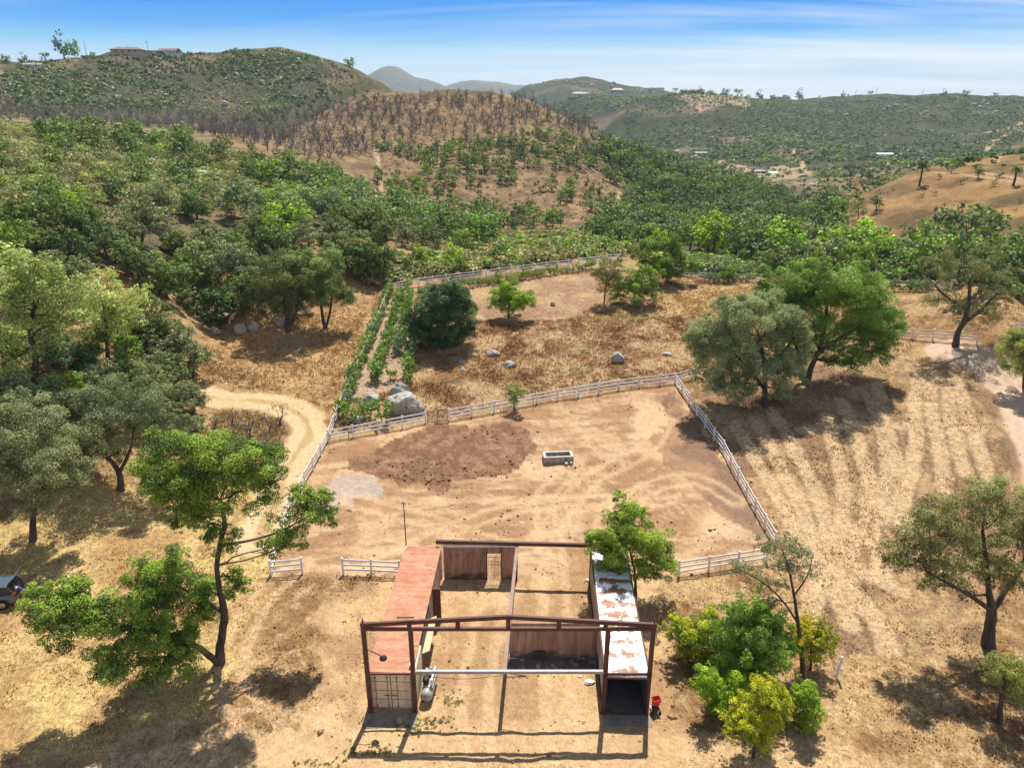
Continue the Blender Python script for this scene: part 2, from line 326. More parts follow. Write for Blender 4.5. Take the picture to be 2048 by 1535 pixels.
# ------------------------------------------------------------------ ground sheet and its soil map
def mix(a, b, t): return a*(1-t[..., None]) + np.asarray(b)*t[..., None]
def sstep(a, b, x):
    t = np.clip((x-a)/(b-a), 0, 1); return t*t*(3-2*t)
ZP = {k: poly_xy(v) for k, v in dict(
  corral=[(655,885),(853,850),(897,843),(1348,768),(1445,900),(1548,1092),(1530,1126),(1357,1152),(1300,1150),(806,1152),(560,1150),(612,962)],
  soil=[(690,930),(750,893),(850,853),(985,845),(1060,866),(1068,900),(1020,945),(880,972),(765,960)],
  gravel=[(640,968),(700,948),(765,962),(745,985),(690,1005),(640,1012)],
  pale=[(1255,800),(1310,800),(1345,835),(1350,860),(1300,880),(1265,870),(1270,830)],
  wedge=[(1345,775),(1445,900),(1540,1080),(1490,1060),(1400,990),(1330,930),(1290,880),(1345,850),(1320,800)],
  field=[(665,865),(780,590),(1240,520),(1420,560),(1760,570),(1800,640),(1500,720),(1385,745),(897,835)],
  strip=[(690,800),(778,590),(830,588),(826,690),(815,770),(750,790)],
  redsoil=[(935,575),(1180,545),(1215,600),(1130,640),(950,640)],
  golden=[(1330,590),(1500,570),(1480,650),(1300,620)],
  mown=[(1380,740),(1700,690),(1860,720),(2000,760),(2060,900),(2060,1130),(1900,1300),(1680,1330),(1560,1100)],
  yard=[(640,1200),(806,1150),(1190,1090),(1340,1200),(1340,1420),(1500,1535),(500,1535),(620,1380)],
  leftgrass=[(-40,1060),(250,960),(560,960),(560,1150),(420,1400),(300,1535),(-60,1535)],
  track_grass=[(400,690),(560,640),(740,600),(690,760),(650,850),(600,960),(560,900),(420,790)],
  leftbrown=[(420,830),(560,815),(610,850),(590,900),(540,940),(420,900)],
  lefthill=[(-200,640),(0,560),(400,560),(720,480),(760,400),(560,310),(250,272),(-200,250)],
  orchard=[(760,470),(735,350),(560,335),(470,300),(370,268),(480,238),(560,224),(800,190),(1060,203),(1190,262),(1260,310),(1260,420),(1180,470),(1000,480)],
  greenflank=[(1190,265),(1300,300),(1500,370),(1640,425),(1640,500),(1250,510),(1230,430),(1260,330)],
  knoll=[(1700,350),(1790,345),(1860,328),(2100,335),(2100,480),(1980,470),(1720,478),(1680,425)],
  upperleft=[(-200,200),(60,118),(240,106),(470,100),(640,118),(790,180),(560,260),(100,230)],
  dark_ground=[(1012,1303),(1200,1306),(1199,1342),(1100,1336),(1010,1334)],
  spur=[(1500,345),(1560,330),(1610,335),(1625,350),(1560,360),(1490,362)],
  dryfield=[(1390,345),(1430,318),(1510,335),(1520,355),(1430,352)],
  fardry=[(1345,195),(1500,200),(1500,215),(1400,225)],
 ).items()}
ROAD = smooth_pts(poly_xy([(1900,700),(1965,722),(2005,750),(2040,800),(2075,870),(2110,950),(2160,1050)]), 6)
TRACK = smooth_pts(poly_xy([(330,760),(400,788),(460,800),(535,802),(590,822),(616,850),(612,880),(590,912),(568,950),(545,1010),(520,1080)]), 6)
FRONT = smooth_pts(poly_xy([(250,1560),(560,1535),(850,1500),(1150,1500),(1500,1530),(1800,1570)]), 5)
HILLTRACKS = [poly_xy(p) for p in ([(752,300),(758,350),(765,400)],[(1240,385),(1225,410),(1210,432)],[(2040,255),(1985,285),(1975,300)],[(2025,305),(1990,325)],[(1565,292),(1590,305),(1605,330),(1620,345)],[(1870,345),(1930,350),(2040,365)],[(1970,265),(2048,245)],[(1955,345),(2048,360)],[(1630,440),(1690,430)])]
TYRES = [smooth_pts(poly_xy(p), 5) for p in (
  [(1640,1180),(1600,1090),(1560,1000),(1500,900),(1470,850)], [(1700,1250),(1650,1130),(1600,1010),(1545,900),(1510,840)],
  [(1720,1220),(1660,1110),(1640,1000),(1590,900),(1545,820)], [(1660,1130),(1690,1000),(1670,900),(1650,830)],
  [(1770,1160),(1740,1050),(1735,950),(1700,840),(1680,800)], [(1690,1120),(1760,1000),(1775,900),(1740,790)],
  [(1810,1060),(1800,950),(1770,850),(1755,770)], [(1660,1080),(1790,1010),(1830,900),(1830,800),(1845,740)],
  [(1890,980),(1880,900),(1860,800),(1870,745)], [(1930,950),(1905,850),(1890,760)], [(1980,960),(1945,860),(1915,760)],
  [(1600,860),(1720,850),(1850,850),(1960,860)], [(1560,1080),(1660,1110),(1740,1150),(1800,1180)], [(1650,1120),(1620,1260),(1690,1420),(1850,1535)],
  [(1640,1100),(1760,1250),(1800,1400),(1900,1520)], [(1500,1010),(1440,900),(1400,830)])]
RUTS = [smooth_pts(poly_xy(p), 5) for p in (
  [(960,1500),(950,1400),(965,1300),(985,1200),(1000,1110)], [(1130,1500),(1110,1330),(1110,1200),(1105,1100),(1090,1000),(1130,950)],
  [(1080,1080),(1180,960),(1290,900),(1330,840)], [(1210,1050),(1290,980),(1390,960),(1470,1000)], [(760,1130),(900,1060),(1050,1010),(1200,1000)], [(700,1000),(850,1040),(1000,1090),(1080,1110)], [(700,1500),(500,1440),(250,1500)], [(560,1500),(460,1350),(520,1200),(600,1130)])]
def ground_color(X, Y, fine=True):
    n1 = fbm(X, Y, 0.35, 4, 1); n2 = fbm(X, Y, 1.3, 4, 2); n3 = fbm(X, Y, 0.08, 3, 3); n4 = fbm(X, Y, 4.0, 2, 4)
    wx = X + (fbm(X, Y, 0.5, 3, 21)-0.5)*3.2; wy = Y + (fbm(X, Y, 0.5, 3, 22)-0.5)*3.2
    ins = lambda k, x=wx, y=wy: inside(x, y, ZP[k]).astype(float)
    r = np.hypot(X, Y)
    bigx = X + (fbm(X, Y, 0.04, 3, 31)-0.5)*26; bigy = Y + (fbm(X, Y, 0.04, 3, 32)-0.5)*26
    base = mix(np.broadcast_to(np.array([0.41, 0.26, 0.115]), X.shape+(3,)).copy(), (0.22, 0.115, 0.045), sstep(0.42, 0.68, n1)*0.8)
    base = mix(base, (0.52, 0.37, 0.19), sstep(0.55, 0.75, n2)*0.6)
    # hills
    hill = mix(np.broadcast_to(np.array([0.13, 0.115, 0.055]), X.shape+(3,)).copy(), (0.27, 0.20, 0.11), sstep(0.4, 0.65, n3))
    base = mix(base, hill, sstep(132, 150, r))
    far = mix(np.broadcast_to(np.array([0.060, 0.066, 0.036]), X.shape+(3,)).copy(), (0.16, 0.125, 0.08), sstep(0.58, 0.76, fbm(X, Y, 1/60., 4, 41)))
    base = mix(base, far, sstep(480, 620, r))
    base = mix(base, mix(np.broadcast_to(np.array([0.19,0.15,0.075]), X.shape+(3,)).copy(), (0.10,0.09,0.045), sstep(0.45,0.6,n1)), ins('lefthill', bigx*0+X, Y))
    base = mix(base, mix(np.broadcast_to(np.array([0.28,0.185,0.10]), X.shape+(3,)).copy(), (0.17,0.115,0.062), sstep(0.40,0.60,n1)), ins('orchard', X, Y))
    base = mix(base, (0.10, 0.10, 0.055), ins('greenflank', X, Y))
    base = mix(base, mix(np.broadcast_to(np.array([0.29,0.175,0.073]), X.shape+(3,)).copy(), (0.15,0.10,0.045), sstep(0.42,0.62,0.5*n3+0.5*fbm(X,Y,0.2,4,44))), ins('knoll', X, Y))
    base = mix(base, mix(np.broadcast_to(np.array([0.085,0.082,0.048]), X.shape+(3,)).copy(), (0.22,0.155,0.11), sstep(0.47,0.62,fbm(X,Y,1/70.,3,43))), ins('upperleft', bigx, bigy))
    for k in ('spur', 'dryfield', 'fardry'): base = mix(base, (0.36, 0.26, 0.165), ins(k, X, Y)*0.85)
    tex = 0.45+1.1*fbm(X, Y, 1/7., 5, 45, .65); base = base*(1+(tex-1)*sstep(135, 200, r)*0.9)[..., None]
    # paddock and yard
    fld = mix(np.broadcast_to(np.array([0.42,0.275,0.135]), X.shape+(3,)).copy(), (0.25,0.135,0.06), sstep(0.40,0.64,n1))
    fld = mix(fld, (0.50,0.35,0.18), sstep(0.60,0.76,n2)*0.7); fld = mix(fld, (0.30,0.25,0.09), sstep(0.60,0.70,fbm(X,Y,0.11,3,51))*0.5)
    base = mix(base, fld, ins('field'))
    base = mix(base, (0.34,0.205,0.115), ins('redsoil')*0.8*sstep(0.36, 0.56, n1)); base = mix(base, (0.43,0.30,0.19), ins('strip')*0.8); base = mix(base, (0.45,0.30,0.12), ins('golden')*0.7)
    base = mix(base, (0.45,0.28,0.125), ins('track_grass')*sstep(0.30,0.6,n2)*0.8); base = mix(base, (0.24,0.165,0.08), ins('leftbrown')*0.7)
    mw = mix(np.broadcast_to(np.array([0.42,0.265,0.125]), X.shape+(3,)).copy(), (0.27,0.16,0.08), sstep(0.38,0.58,n1))
    base = mix(base, mw, ins('mown'))
    lg = mix(np.broadcast_to(np.array([0.52,0.365,0.14]), X.shape+(3,)).copy(), (0.40,0.245,0.10), sstep(0.42,0.62,n1))
    base = mix(base, lg, ins('leftgrass'))
    yd = mix(np.broadcast_to(np.array([0.55,0.36,0.175]), X.shape+(3,)).copy(), (0.40,0.24,0.115), sstep(0.40,0.60,n1))
    stk = fbm(X*1.4+Y*0.2, Y*0.45, 1.0, 4, 48, .6); yd = mix(yd, (0.33,0.205,0.105), sstep(0.55, 0.70, stk)*0.6)
    base = mix(base, yd, ins('yard')*0.92)
    co = mix(np.broadcast_to(np.array([0.50,0.32,0.165]), X.shape+(3,)).copy(), (0.36,0.205,0.10), sstep(0.38,0.60,n1))
    co = mix(co, (0.57,0.38,0.205), sstep(0.55,0.7,n3)*0.7)
    stk = fbm(X*0.35+Y*0.12, Y*1.9-X*0.3, 1.0, 4, 47, .6); co = mix(co, (0.27,0.155,0.08), sstep(0.54, 0.68, stk)*0.65); co = mix(co, (0.62,0.43,0.26), sstep(0.60, 0.72, 1-stk)*0.5)
    base = mix(base, co, ins('corral', X+(wx-X)*0.3, Y+(wy-Y)*0.3))
    base = mix(base, mix(np.broadcast_to(np.array([0.20,0.105,0.055]), X.shape+(3,)).copy(), (0.30,0.165,0.085), sstep(0.45,0.65,n2)), ins('soil')*0.95)
    base = mix(base, (0.43,0.345,0.27), ins('gravel')*0.85); base = mix(base, (0.58,0.385,0.215), ins('pale')*0.85)
    base = mix(base, mix(np.broadcast_to(np.array([0.33,0.19,0.10]), X.shape+(3,)).copy(), (0.22,0.135,0.085), sstep(0.42,0.6,n1)), ins('wedge')*sstep(0.25,0.5,n3+n1*0.3)*0.85)
    # darker uncut stubble strips of the mown field between the tyre lines
    mk = ins('mown'); sel = mk > 0
    if sel.any():
        d = np.min([dist_line(X[sel], Y[sel], t) for t in TYRES], 0); dn = d + (n2[sel]-0.5)*0.7
        dark = sstep(0.30, 0.75, 0.5-0.5*np.cos(2*np.pi*dn/1.5))*sstep(0.2, 0.45, dn)*(0.45+0.5*sstep(0.32, 0.55, n1[sel]))*(1-0.5*sstep(0.5,0.7,n3[sel])); b_ = mix(base[sel], (0.225,0.145,0.075), dark)
        b_ = mix(b_, (0.56,0.38,0.20), (1-sstep(0.25, 0.7, np.abs(dn-0.25)))*0.8); base[sel] = b_
    near = r < 75; near &= (X > -24) & (X < 24); d = np.full(X.shape, 9.)
    if near.any():
        d[near] = np.min([np.minimum(np.abs(dist_line(X[near], Y[near], t)-0.8), 9) for t in RUTS], 0)
    base = mix(base, (0.60,0.405,0.215), (1-sstep(0.15, 0.5, d+(n2-0.5)*0.5))*0.55)
    base = mix(base, mix(np.broadcast_to(np.array([0.15,0.13,0.115]), X.shape+(3,)).copy(), (0.45,0.43,0.41), sstep(0.58,0.7,fbm(X,Y,3.,3,46))), ins('dark_ground', X+(n2-.5)*.8, Y+(n4-.5)*.6)*0.9)  # dark grey ground with pale mottling along the right board wall
    for t_, wd, c_ in ((FRONT, 2.2, (0.57,0.375,0.185)),):
        base = mix(base, c_, (1-sstep(wd*0.6, wd*1.2, dist_line(X, Y, t_)+(n1-0.5)*1.6))*0.7)
    for t_ in HILLTRACKS:
        dd = dist_line(X, Y, t_); base = mix(base, (0.42,0.29,0.17), 1-sstep(0.6, 1.0, dd/np.clip(r/260, 0.8, 3.5)))
    d = dist_line(X, Y, TRACK)+(n1-0.5)*1.2
    base = mix(base, (0.60,0.43,0.225), 1-sstep(1.5, 2.2, d)); base = mix(base, (0.42,0.27,0.115), (1-sstep(0.15, 0.5, d))*.8)
    d = dist_line(X, Y, ROAD)+(n1-0.5)*1.0
    base = mix(base, (0.56,0.395,0.25), 1-sstep(2.3, 2.9, d)); base = mix(base, (0.63,0.46,0.31), (1-sstep(0.1, 0.5, np.abs(np.abs(d)-0.9)))*0.6)
    base = base*(0.90+0.2*n4)[..., None]
    base = base*(1+(np.array([1.02, 1.03, 1.11])-1)*(1-sstep(120, 150, r))[..., None])
    if not fine: return base
    grain = 1 - 0.62*np.maximum(ins('yard')*0.8, ins('corral')*(1-0.7*ins('soil'))); grain = np.where((dist_line(X, Y, ROAD) < 3.2) | (dist_line(X, Y, TRACK) < 1.8), 0.3, grain)
    return np.concatenate([base, grain[..., None]], -1)
def mat_ground():
    m, nt, b = mat_new('dry_ground'); N = nt.nodes; L = nt.links
    at = N.new('ShaderNodeAttribute'); at.attribute_name = 'col'; tc = N.new('ShaderNodeTexCoord')
    def noise(sc, det, ro=0.6, st=None):
        n = N.new('ShaderNodeTexNoise'); n.inputs['Scale'].default_value = sc; n.inputs['Detail'].default_value = det; n.inputs['Roughness'].default_value = ro
        if st:
            mp = N.new('ShaderNodeMapping'); mp.inputs['Scale'].default_value = st; mp.inputs['Rotation'].default_value = (0, 0, 0.5); L.new(tc.outputs['Object'], mp.inputs[0]); L.new(mp.outputs[0], n.inputs['Vector'])
        else: L.new(tc.outputs['Object'], n.inputs['Vector'])
        return n
    a = noise(2.2, 5, 0.7); c = noise(9.0, 3, 0.7, (1, 0.5, 1)); d = noise(0.5, 4)
    def mr(n, lo, hi, f0=0.3, f1=0.7):
        q = N.new('ShaderNodeMapRange'); q.inputs[1].default_value = f0; q.inputs[2].default_value = f1; q.inputs[3].default_value = lo; q.inputs[4].default_value = hi; L.new(n.outputs[0], q.inputs[0]); return q
    m1 = mr(a, 0.60, 1.30); m2 = mr(c, 0.62, 1.34); m3 = mr(d, 0.88, 1.10)
    e = noise(4.2, 4, 0.72); ms = mr(e, 1.0, 0.50, 0.56, 0.66)   # trampled straw, dung and clod specks
    x = N.new('ShaderNodeMath'); x.operation = 'MULTIPLY'; L.new(m1.outputs[0], x.inputs[0]); L.new(m2.outputs[0], x.inputs[1])
    y = N.new('ShaderNodeMath'); y.operation = 'MULTIPLY'; L.new(x.outputs[0], y.inputs[0]); L.new(m3.outputs[0], y.inputs[1])
    y0 = y; y = N.new('ShaderNodeMath'); y.operation = 'MULTIPLY'; L.new(y0.outputs[0], y.inputs[0]); L.new(ms.outputs[0], y.inputs[1])
    v = N.new('ShaderNodeVectorMath'); v.operation = 'SCALE'; g1 = N.new('ShaderNodeMix'); g1.inputs[2].default_value = 1.0; L.new(at.outputs['Alpha'], g1.inputs[0]); L.new(y.outputs[0], g1.inputs[3]); L.new(at.outputs['Color'], v.inputs[0]); L.new(g1.outputs[0], v.inputs['Scale'])
    L.new(v.outputs[0], b.inputs['Base Color']); b.inputs['Roughness'].default_value = 0.95; b.inputs['Specular IOR Level'].default_value = 0.08
    ad = N.new('ShaderNodeMath'); ad.operation = 'ADD'; L.new(a.outputs[0], ad.inputs[0]); L.new(c.outputs[0], ad.inputs[1])
    bp = N.new('ShaderNodeBump'); bp.inputs['Strength'].default_value = 0.8; bp.inputs['Distance'].default_value = 0.16; L.new(ad.outputs[0], bp.inputs['Height']); L.new(bp.outputs[0], b.inputs['Normal'])
    return m
GROUND = mat_ground()
def build_ground():
    az = np.radians(np.linspace(-47, 47, 840)); r = np.exp(np.linspace(math.log(21), math.log(3400), 840))
    A, R = np.meshgrid(az, r, indexing='ij'); X = R*np.sin(A); Y = R*np.cos(A); Z = height(X, Y)
    # clods, ruts and windrows
    rn = np.clip((170-R)/80, 0, 1)
    Z = Z + rn*((fbm(X, Y, 1.1, 3, 61)-0.5)*0.16 + (fbm(X, Y, 0.25, 2, 62)-0.5)*0.3*np.clip((R-44)/15, 0, 1))
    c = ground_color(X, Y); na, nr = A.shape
    idx = np.arange(na*nr).reshape(na, nr); F = np.stack([idx[:-1,:-1], idx[1:,:-1], idx[1:,1:], idx[:-1,1:]], -1)[:, :, ::-1]
    fc = lambda Q: (Q[:-1,:-1]+Q[1:,1:])/2
    fx, fy, fr = fc(X), fc(Y), fc(R)
    road = (dist_line(fx, fy, ROAD) < 2.8); track = (dist_line(fx, fy, TRACK) < 2.2) & ~road
    padd = inside(fx, fy, ZP['corral']) & ~road & ~track
    hills = (fr > 135) & ~road & ~track
    rest = ~(road | track | hills | padd)
    V = np.stack([X, Y, Z], -1).reshape(-1, 3); cc = c.reshape(-1, 4)
    for name, mk in (('ground', rest), ('corral_ground', padd), ('dirt_road', road), ('dirt_track', track), ('hills', hills)):
        f = F[mk]; u, inv = np.unique(f.ravel(), return_inverse=True)
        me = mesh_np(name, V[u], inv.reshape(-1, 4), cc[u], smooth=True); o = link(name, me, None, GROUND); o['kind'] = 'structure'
    # rough skirt: behind the viewpoint, to the sides and out to the horizon
    def ring(az, r, name):
        A, R = np.meshgrid(az, r, indexing='ij'); X = R*np.sin(A); Y = R*np.cos(A); Z = height(X, Y) - 0.05
        i = np.arange(A.size).reshape(A.shape); F = np.stack([i[:-1,:-1], i[1:,:-1], i[1:,1:], i[:-1,1:]], -1)[:, :, ::-1].reshape(-1, 4)
        return np.stack([X, Y, Z], -1).reshape(-1, 3), F, ground_color(X, Y).reshape(-1, 4)
    parts = [ring(np.radians(np.linspace(47, 313, 120)), np.exp(np.linspace(math.log(21), math.log(3400), 110)), 'a'),
             ring(np.radians(np.linspace(0, 360, 181)), np.linspace(0.0, 21, 12), 'b'),
             ring(np.radians(np.linspace(0, 360, 181)), np.exp(np.linspace(math.log(3400), math.log(40000), 20)), 'c')]
    V = []; F = []; C = []; n = 0
    for v, f, c in parts: V.append(v); F.append(f+n); C.append(c); n += len(v)
    o = link('outer_ground', mesh_np('outer_ground', np.concatenate(V), np.concatenate(F), np.concatenate(C), True), None, GROUND); o['kind'] = 'structure'
build_ground()
# far blue mountains
def build_mountains():
    m = mat_mottled('far_mountain', (0.09, 0.095, 0.075), (0.14, 0.135, 0.10), scale=0.008, rough=1, bump=0)
    for name, pts, D, dep in (('mountain', [(690,200),(725,160),(745,145),(765,134),(780,131),(797,135),(815,146),(835,156),(870,163),(900,175),(940,200)], 3600., 500.),
                         ('mountain', [(840,200),(900,168),(935,161),(960,160),(1000,164),(1030,168),(1060,173),(1110,200)], 4300., 500.)):
        P = smooth_pts(at_depth(np.array([p[0] for p in pts], float), np.array([p[1] for p in pts], float), D), 8)
        top = P[:, 2] + (fbm(P[:,0], P[:,0]*0, 1/80., 3, 5)-0.5)*12; n = len(P); nv = 14; V = []
        for j in range(-nv, nv+1):
            t = 1-abs(j)/nv; zz = top*t**0.8 + (fbm(P[:,0], np.full(n, j*90.), 1/260., 3, 6)-0.5)*50*(t*(1-t))*4 - 60*(1-t)
            V.append(np.stack([P[:,0]*(1+j*0.004), P[:,1]+j/nv*dep, zz], 1))
        V = np.concatenate(V); i = np.arange(len(V)).reshape(2*nv+1, n); F = np.stack([i[:-1,:-1], i[:-1,1:], i[1:,1:], i[1:,:-1]], -1).reshape(-1, 4)
        o = link(name, mesh_np(name, V, F, None, True), None, m); o['kind'] = 'structure'
build_mountains()
# ------------------------------------------------------------------ plants
PAL = dict(leaner=((0.026,0.042,0.009),(0.125,0.165,0.026)), # leaf colours (dark, light)
  oak=((0.032,0.050,0.014),(0.125,0.150,0.042)), grayoak=((0.048,0.062,0.028),(0.175,0.190,0.088)), dark=((0.018,0.035,0.012),(0.075,0.110,0.032)),
  green=((0.034,0.066,0.010),(0.145,0.195,0.026)), bright=((0.062,0.110,0.010),(0.205,0.270,0.026)), yellow=((0.065,0.095,0.007),(0.215,0.225,0.011)),
  lime=((0.042,0.085,0.007),(0.170,0.225,0.015)), syc=((0.090,0.115,0.032),(0.270,0.310,0.105)), olive=((0.048,0.054,0.018),(0.165,0.160,0.058)), willow=((0.070,0.095,0.020),(0.205,0.225,0.058)),
  scrub=((0.055,0.056,0.020),(0.175,0.155,0.052)), gray=((0.08,0.075,0.06),(0.19,0.175,0.14)), shrub=((0.050,0.085,0.020),(0.165,0.225,0.058)), teal=((0.050,0.088,0.045),(0.140,0.200,0.105)))
def quads(C, Nn, size, rng, aspect=0.68):
    n = len(C); a = rng.normal(size=(n, 3)); t = np.cross(Nn, a); t /= np.linalg.norm(t, axis=1)[:, None]+1e-9; b = np.cross(Nn, t)
    s = (size*(0.65+0.7*rng.random(n)))[:, None]; t = t*s*0.5; b = b*s*0.5*aspect
    bend = Nn*s*0.12
    V = np.stack([C-t, C-b+bend, C+t, C+b+bend], 1).reshape(-1, 3)
    return V, np.arange(4*n).reshape(n, 4)
def foliage(clumps, size, dens, pal, rng, sub=20, up=0.3, tips=None, fill=0.18):
    """clumps: rows x,y,z,rx,ry,rz. Leaves sit on knobbly sub-clumps of each clump. -> V,F,col"""
    lo, hi = np.array(PAL[pal][0]), np.array(PAL[pal][1]); Cs = []; Ns = []; Ks = []
    for c in clumps:
        ctr = np.array(c[:3]); R = np.array(c[3:6]); rm = R.mean(); m = max(4, int(sub*(0.7+0.6*rng.random())*(1 if rm > .45 or rm > .12*clumps[0][3]*6 else .45)))
        d = rng.normal(size=(m, 3)); d /= np.linalg.norm(d, axis=1)[:, None]; d[:, 2] = np.where(d[:, 2] < -0.8, -d[:, 2], d[:, 2])
        rad = 0.30+0.68*rng.random(m)**0.7; sc = ctr + d*R*rad[:, None]; sr = rm*(0.17+0.21*rng.random(m)); cv = rng.random(m)
        nl = np.maximum(3, (dens*4*math.pi*sr**2/size**2*1.0).astype(int)); k = np.repeat(np.arange(m), nl); n = len(k)
        e = rng.normal(size=(n, 3)); e /= np.linalg.norm(e, axis=1)[:, None]; e[:, 2] = np.where((e[:, 2] < -0.2) & (rng.random(n) < 0.6), -e[:, 2], e[:, 2])
        p = sc[k] + e*(sr[k]*(0.55+0.55*rng.random(n)**0.6))[:, None]*np.array([1, 1, 0.8])
        nn = e*0.55 + (p-ctr)/(rm+1e-6)*0.3 + np.array([0, 0, up]) + rng.normal(size=(n, 3))*0.5; nn /= np.linalg.norm(nn, axis=1)[:, None]
        t = np.clip(0.6*cv[k]+0.55*rng.random(n)-0.08, 0, 1)
        col = lo+(hi-lo)*t[:, None]
        if tips is not None:
            f = np.clip((p[:, 2]-ctr[2])/R[2]*0.5+0.35, 0, 1)*(cv[k] > 0.35)*(0.4+0.6*rng.random(n)); col = col*(1-f[:, None]) + np.array(tips)*f[:, None]
        Cs.append(p); Ns.append(nn); Ks.append(col)
    C = np.concatenate(Cs); Nn = np.concatenate(Ns); K = np.concatenate(Ks)
    V, F = quads(C, Nn, size, rng); return V, F, np.repeat(K, 4, 0)
def np_tubes(lines, n=5):
    """lines: list of (pts (k,3), radii (k,)) -> V,F"""
    V = []; F = []; base = 0
    for P, R in lines:
        P = np.asarray(P, float); R = np.asarray(R, float); k = len(P)
        d = np.gradient(P, axis=0); d /= np.linalg.norm(d, axis=1)[:, None]+1e-9
        a = np.cross(d, np.array([0.13, 0.21, 0.05])+np.where(np.abs(d[:, 2:3]) > 0.8, [1., 0, 0], [0, 0, 1.])); a /= np.linalg.norm(a, axis=1)[:, None]+1e-9; b = np.cross(d, a)
        th = np.linspace(0, 2*np.pi, n, endpoint=False)
        ring = P[:, None, :] + (a[:, None, :]*np.cos(th)[None, :, None]+b[:, None, :]*np.sin(th)[None, :, None])*R[:, None, None]
        V.append(ring.reshape(-1, 3)); i = base+np.arange(k*n).reshape(k, n); j = np.roll(i, -1, 1)
        F.append(np.stack([i[:-1], j[:-1], j[1:], i[1:]], -1).reshape(-1, 4)); base += k*n
    return np.concatenate(V), np.concatenate(F)
def bez(a, b, rng, sag=0.15, k=6, wob=0.06):
    a = np.asarray(a, float); b = np.asarray(b, float); L = np.linalg.norm(b-a); m = (a+b)/2 + rng.normal(size=3)*L*sag*0.5 + np.array([0, 0, L*sag*0.4])
    t = np.linspace(0, 1, k)[:, None]; P = (1-t)**2*a+2*t*(1-t)*m+t*t*b; P[1:-1] += rng.normal(size=(k-2, 3))*L*wob*0.7; return P
def tree_meshes(name, trunk, clumps, size, dens, pal, rng, limb=0.4, twigs=3, sub=20, tips=None, up=0.3, sides=7):
    """trunk: list of polylines [(x,y,z,r),...] ; limbs grow to every clump"""
    lines = []; nodes = []
    for tp in trunk:
        tp = np.array(tp, float)
        if len(tp) > 2:
            q = smooth_pts(tp, 4)
        else: q = tp
        q = q.copy(); q[1:-1, :2] += rng.normal(size=(len(q)-2, 2))*q[1:-1, 3:4]*0.07
        lines.append((q[:, :3], q[:, 3])); nodes += [tuple(x) for x in q[len(q)//3:]]
    nodes = np.array(nodes)
    if limb:
        rmx = max(c[3] for c in clumps)
        for c in clumps:
            if c[3] < rmx*.28: continue
            ctr = np.array(c[:3]); dd = np.linalg.norm(nodes[:, :3]-ctr, axis=1) + np.where(nodes[:, 2] > ctr[2]+0.1, 4, 0); k = dd.argmin()
            a = nodes[k, :3]; r0 = nodes[k, 3]*limb*(0.7+0.5*rng.random()); r0 = min(r0, 0.16)
            P = bez(a, ctr, rng); lines.append((P, np.linspace(r0, r0*0.35, len(P))))
            for _ in range(twigs):
                e = ctr + rng.normal(size=3)*np.array(c[3:6])*0.55; Q = bez(P[3], e, rng, k=4); lines.append((Q, np.linspace(r0*0.4, 0.012, 4)))
    V, F = np_tubes(lines, sides); tm = mesh_np(name+'_trunk', V, F, None, True); tm.materials.append(BARK)
    V, F, K = foliage(clumps, size, dens, pal, rng, sub=sub, tips=tips, up=up); cm = mesh_np(name+'_crown', V, F, K); cm.materials.append(LEAF)
    return tm, cm
def px_tree(name, base, trunks, clumps, pal, label, cat='tree', size=0.16, dens=1.0, depth=0.5, dy=None, flat=0.9, limb=0.4, twigs=3, sub=20, tips=None, group=None, seed=1, up=0.3, lift=0.0, grow=1.12):
    if cat == 'bush': clumps = clumps + [(c[0], c[1]+c[2]*.8, c[2]*.9) for c in clumps if c[1]+c[2]*.8 < base[1]-4]
    """a tree of its own, measured off the photograph: trunk lines (px,py,radius px) and crown clumps (px,py,radius px[,depth offset m])"""
    rng = np.random.default_rng(seed); B = ground(*base)[0]; Y0 = B[1]; sc = depth_of(B)/FPX
    T = []
    for tl in trunks:
        q = []
        for i, p in enumerate(tl):
            yo = Y0 + (p[3] if len(p) > 3 else 0); w_ = at_depth(np.float64(p[0]), np.float64(p[1]), yo); q.append((*(w_-B), p[2]*sc*0.6))
        T.append(q)
    if cat == 'bush': flat *= .85
    T[0][0] = (0, 0, -0.25, T[0][0][3]*1.25)
    K = []
    for c in clumps:
        off = c[3] if len(c) > 3 else rng.uniform(-depth, depth)*c[2]*sc*1.4
        w_ = at_depth(np.float64(c[0]), np.float64(c[1]), Y0+off)-B; r = c[2]*sc*grow; w_[2] = max(w_[2], r*flat*0.75+lift); K.append((*w_, r, r, r*flat))
    for q in list(K):   # stray sprays of leaves that break the outline
        for _ in range(5 if cat == 'bush' else 2):
            e = rng.normal(size=3); e /= np.linalg.norm(e); e[2] = e[2]*.8+.15; r = q[3]*rng.uniform(.2, .40); p = np.array(q[:3])+e*q[3]*rng.uniform(.85, 1.4 if cat == 'bush' else 1.2)
            if p[2] > r*.6: K.append((*p, r, r, r*.8))
    tm, cm = tree_meshes(name, T, K, size*0.62, dens, pal, rng, limb, twigs, sub, tips, up)
    t = thing(name, label, cat, B, 0, group); link('trunk', tm, t); link('crown', cm, t); return t
def scale_px(pts, s=1.0): return pts
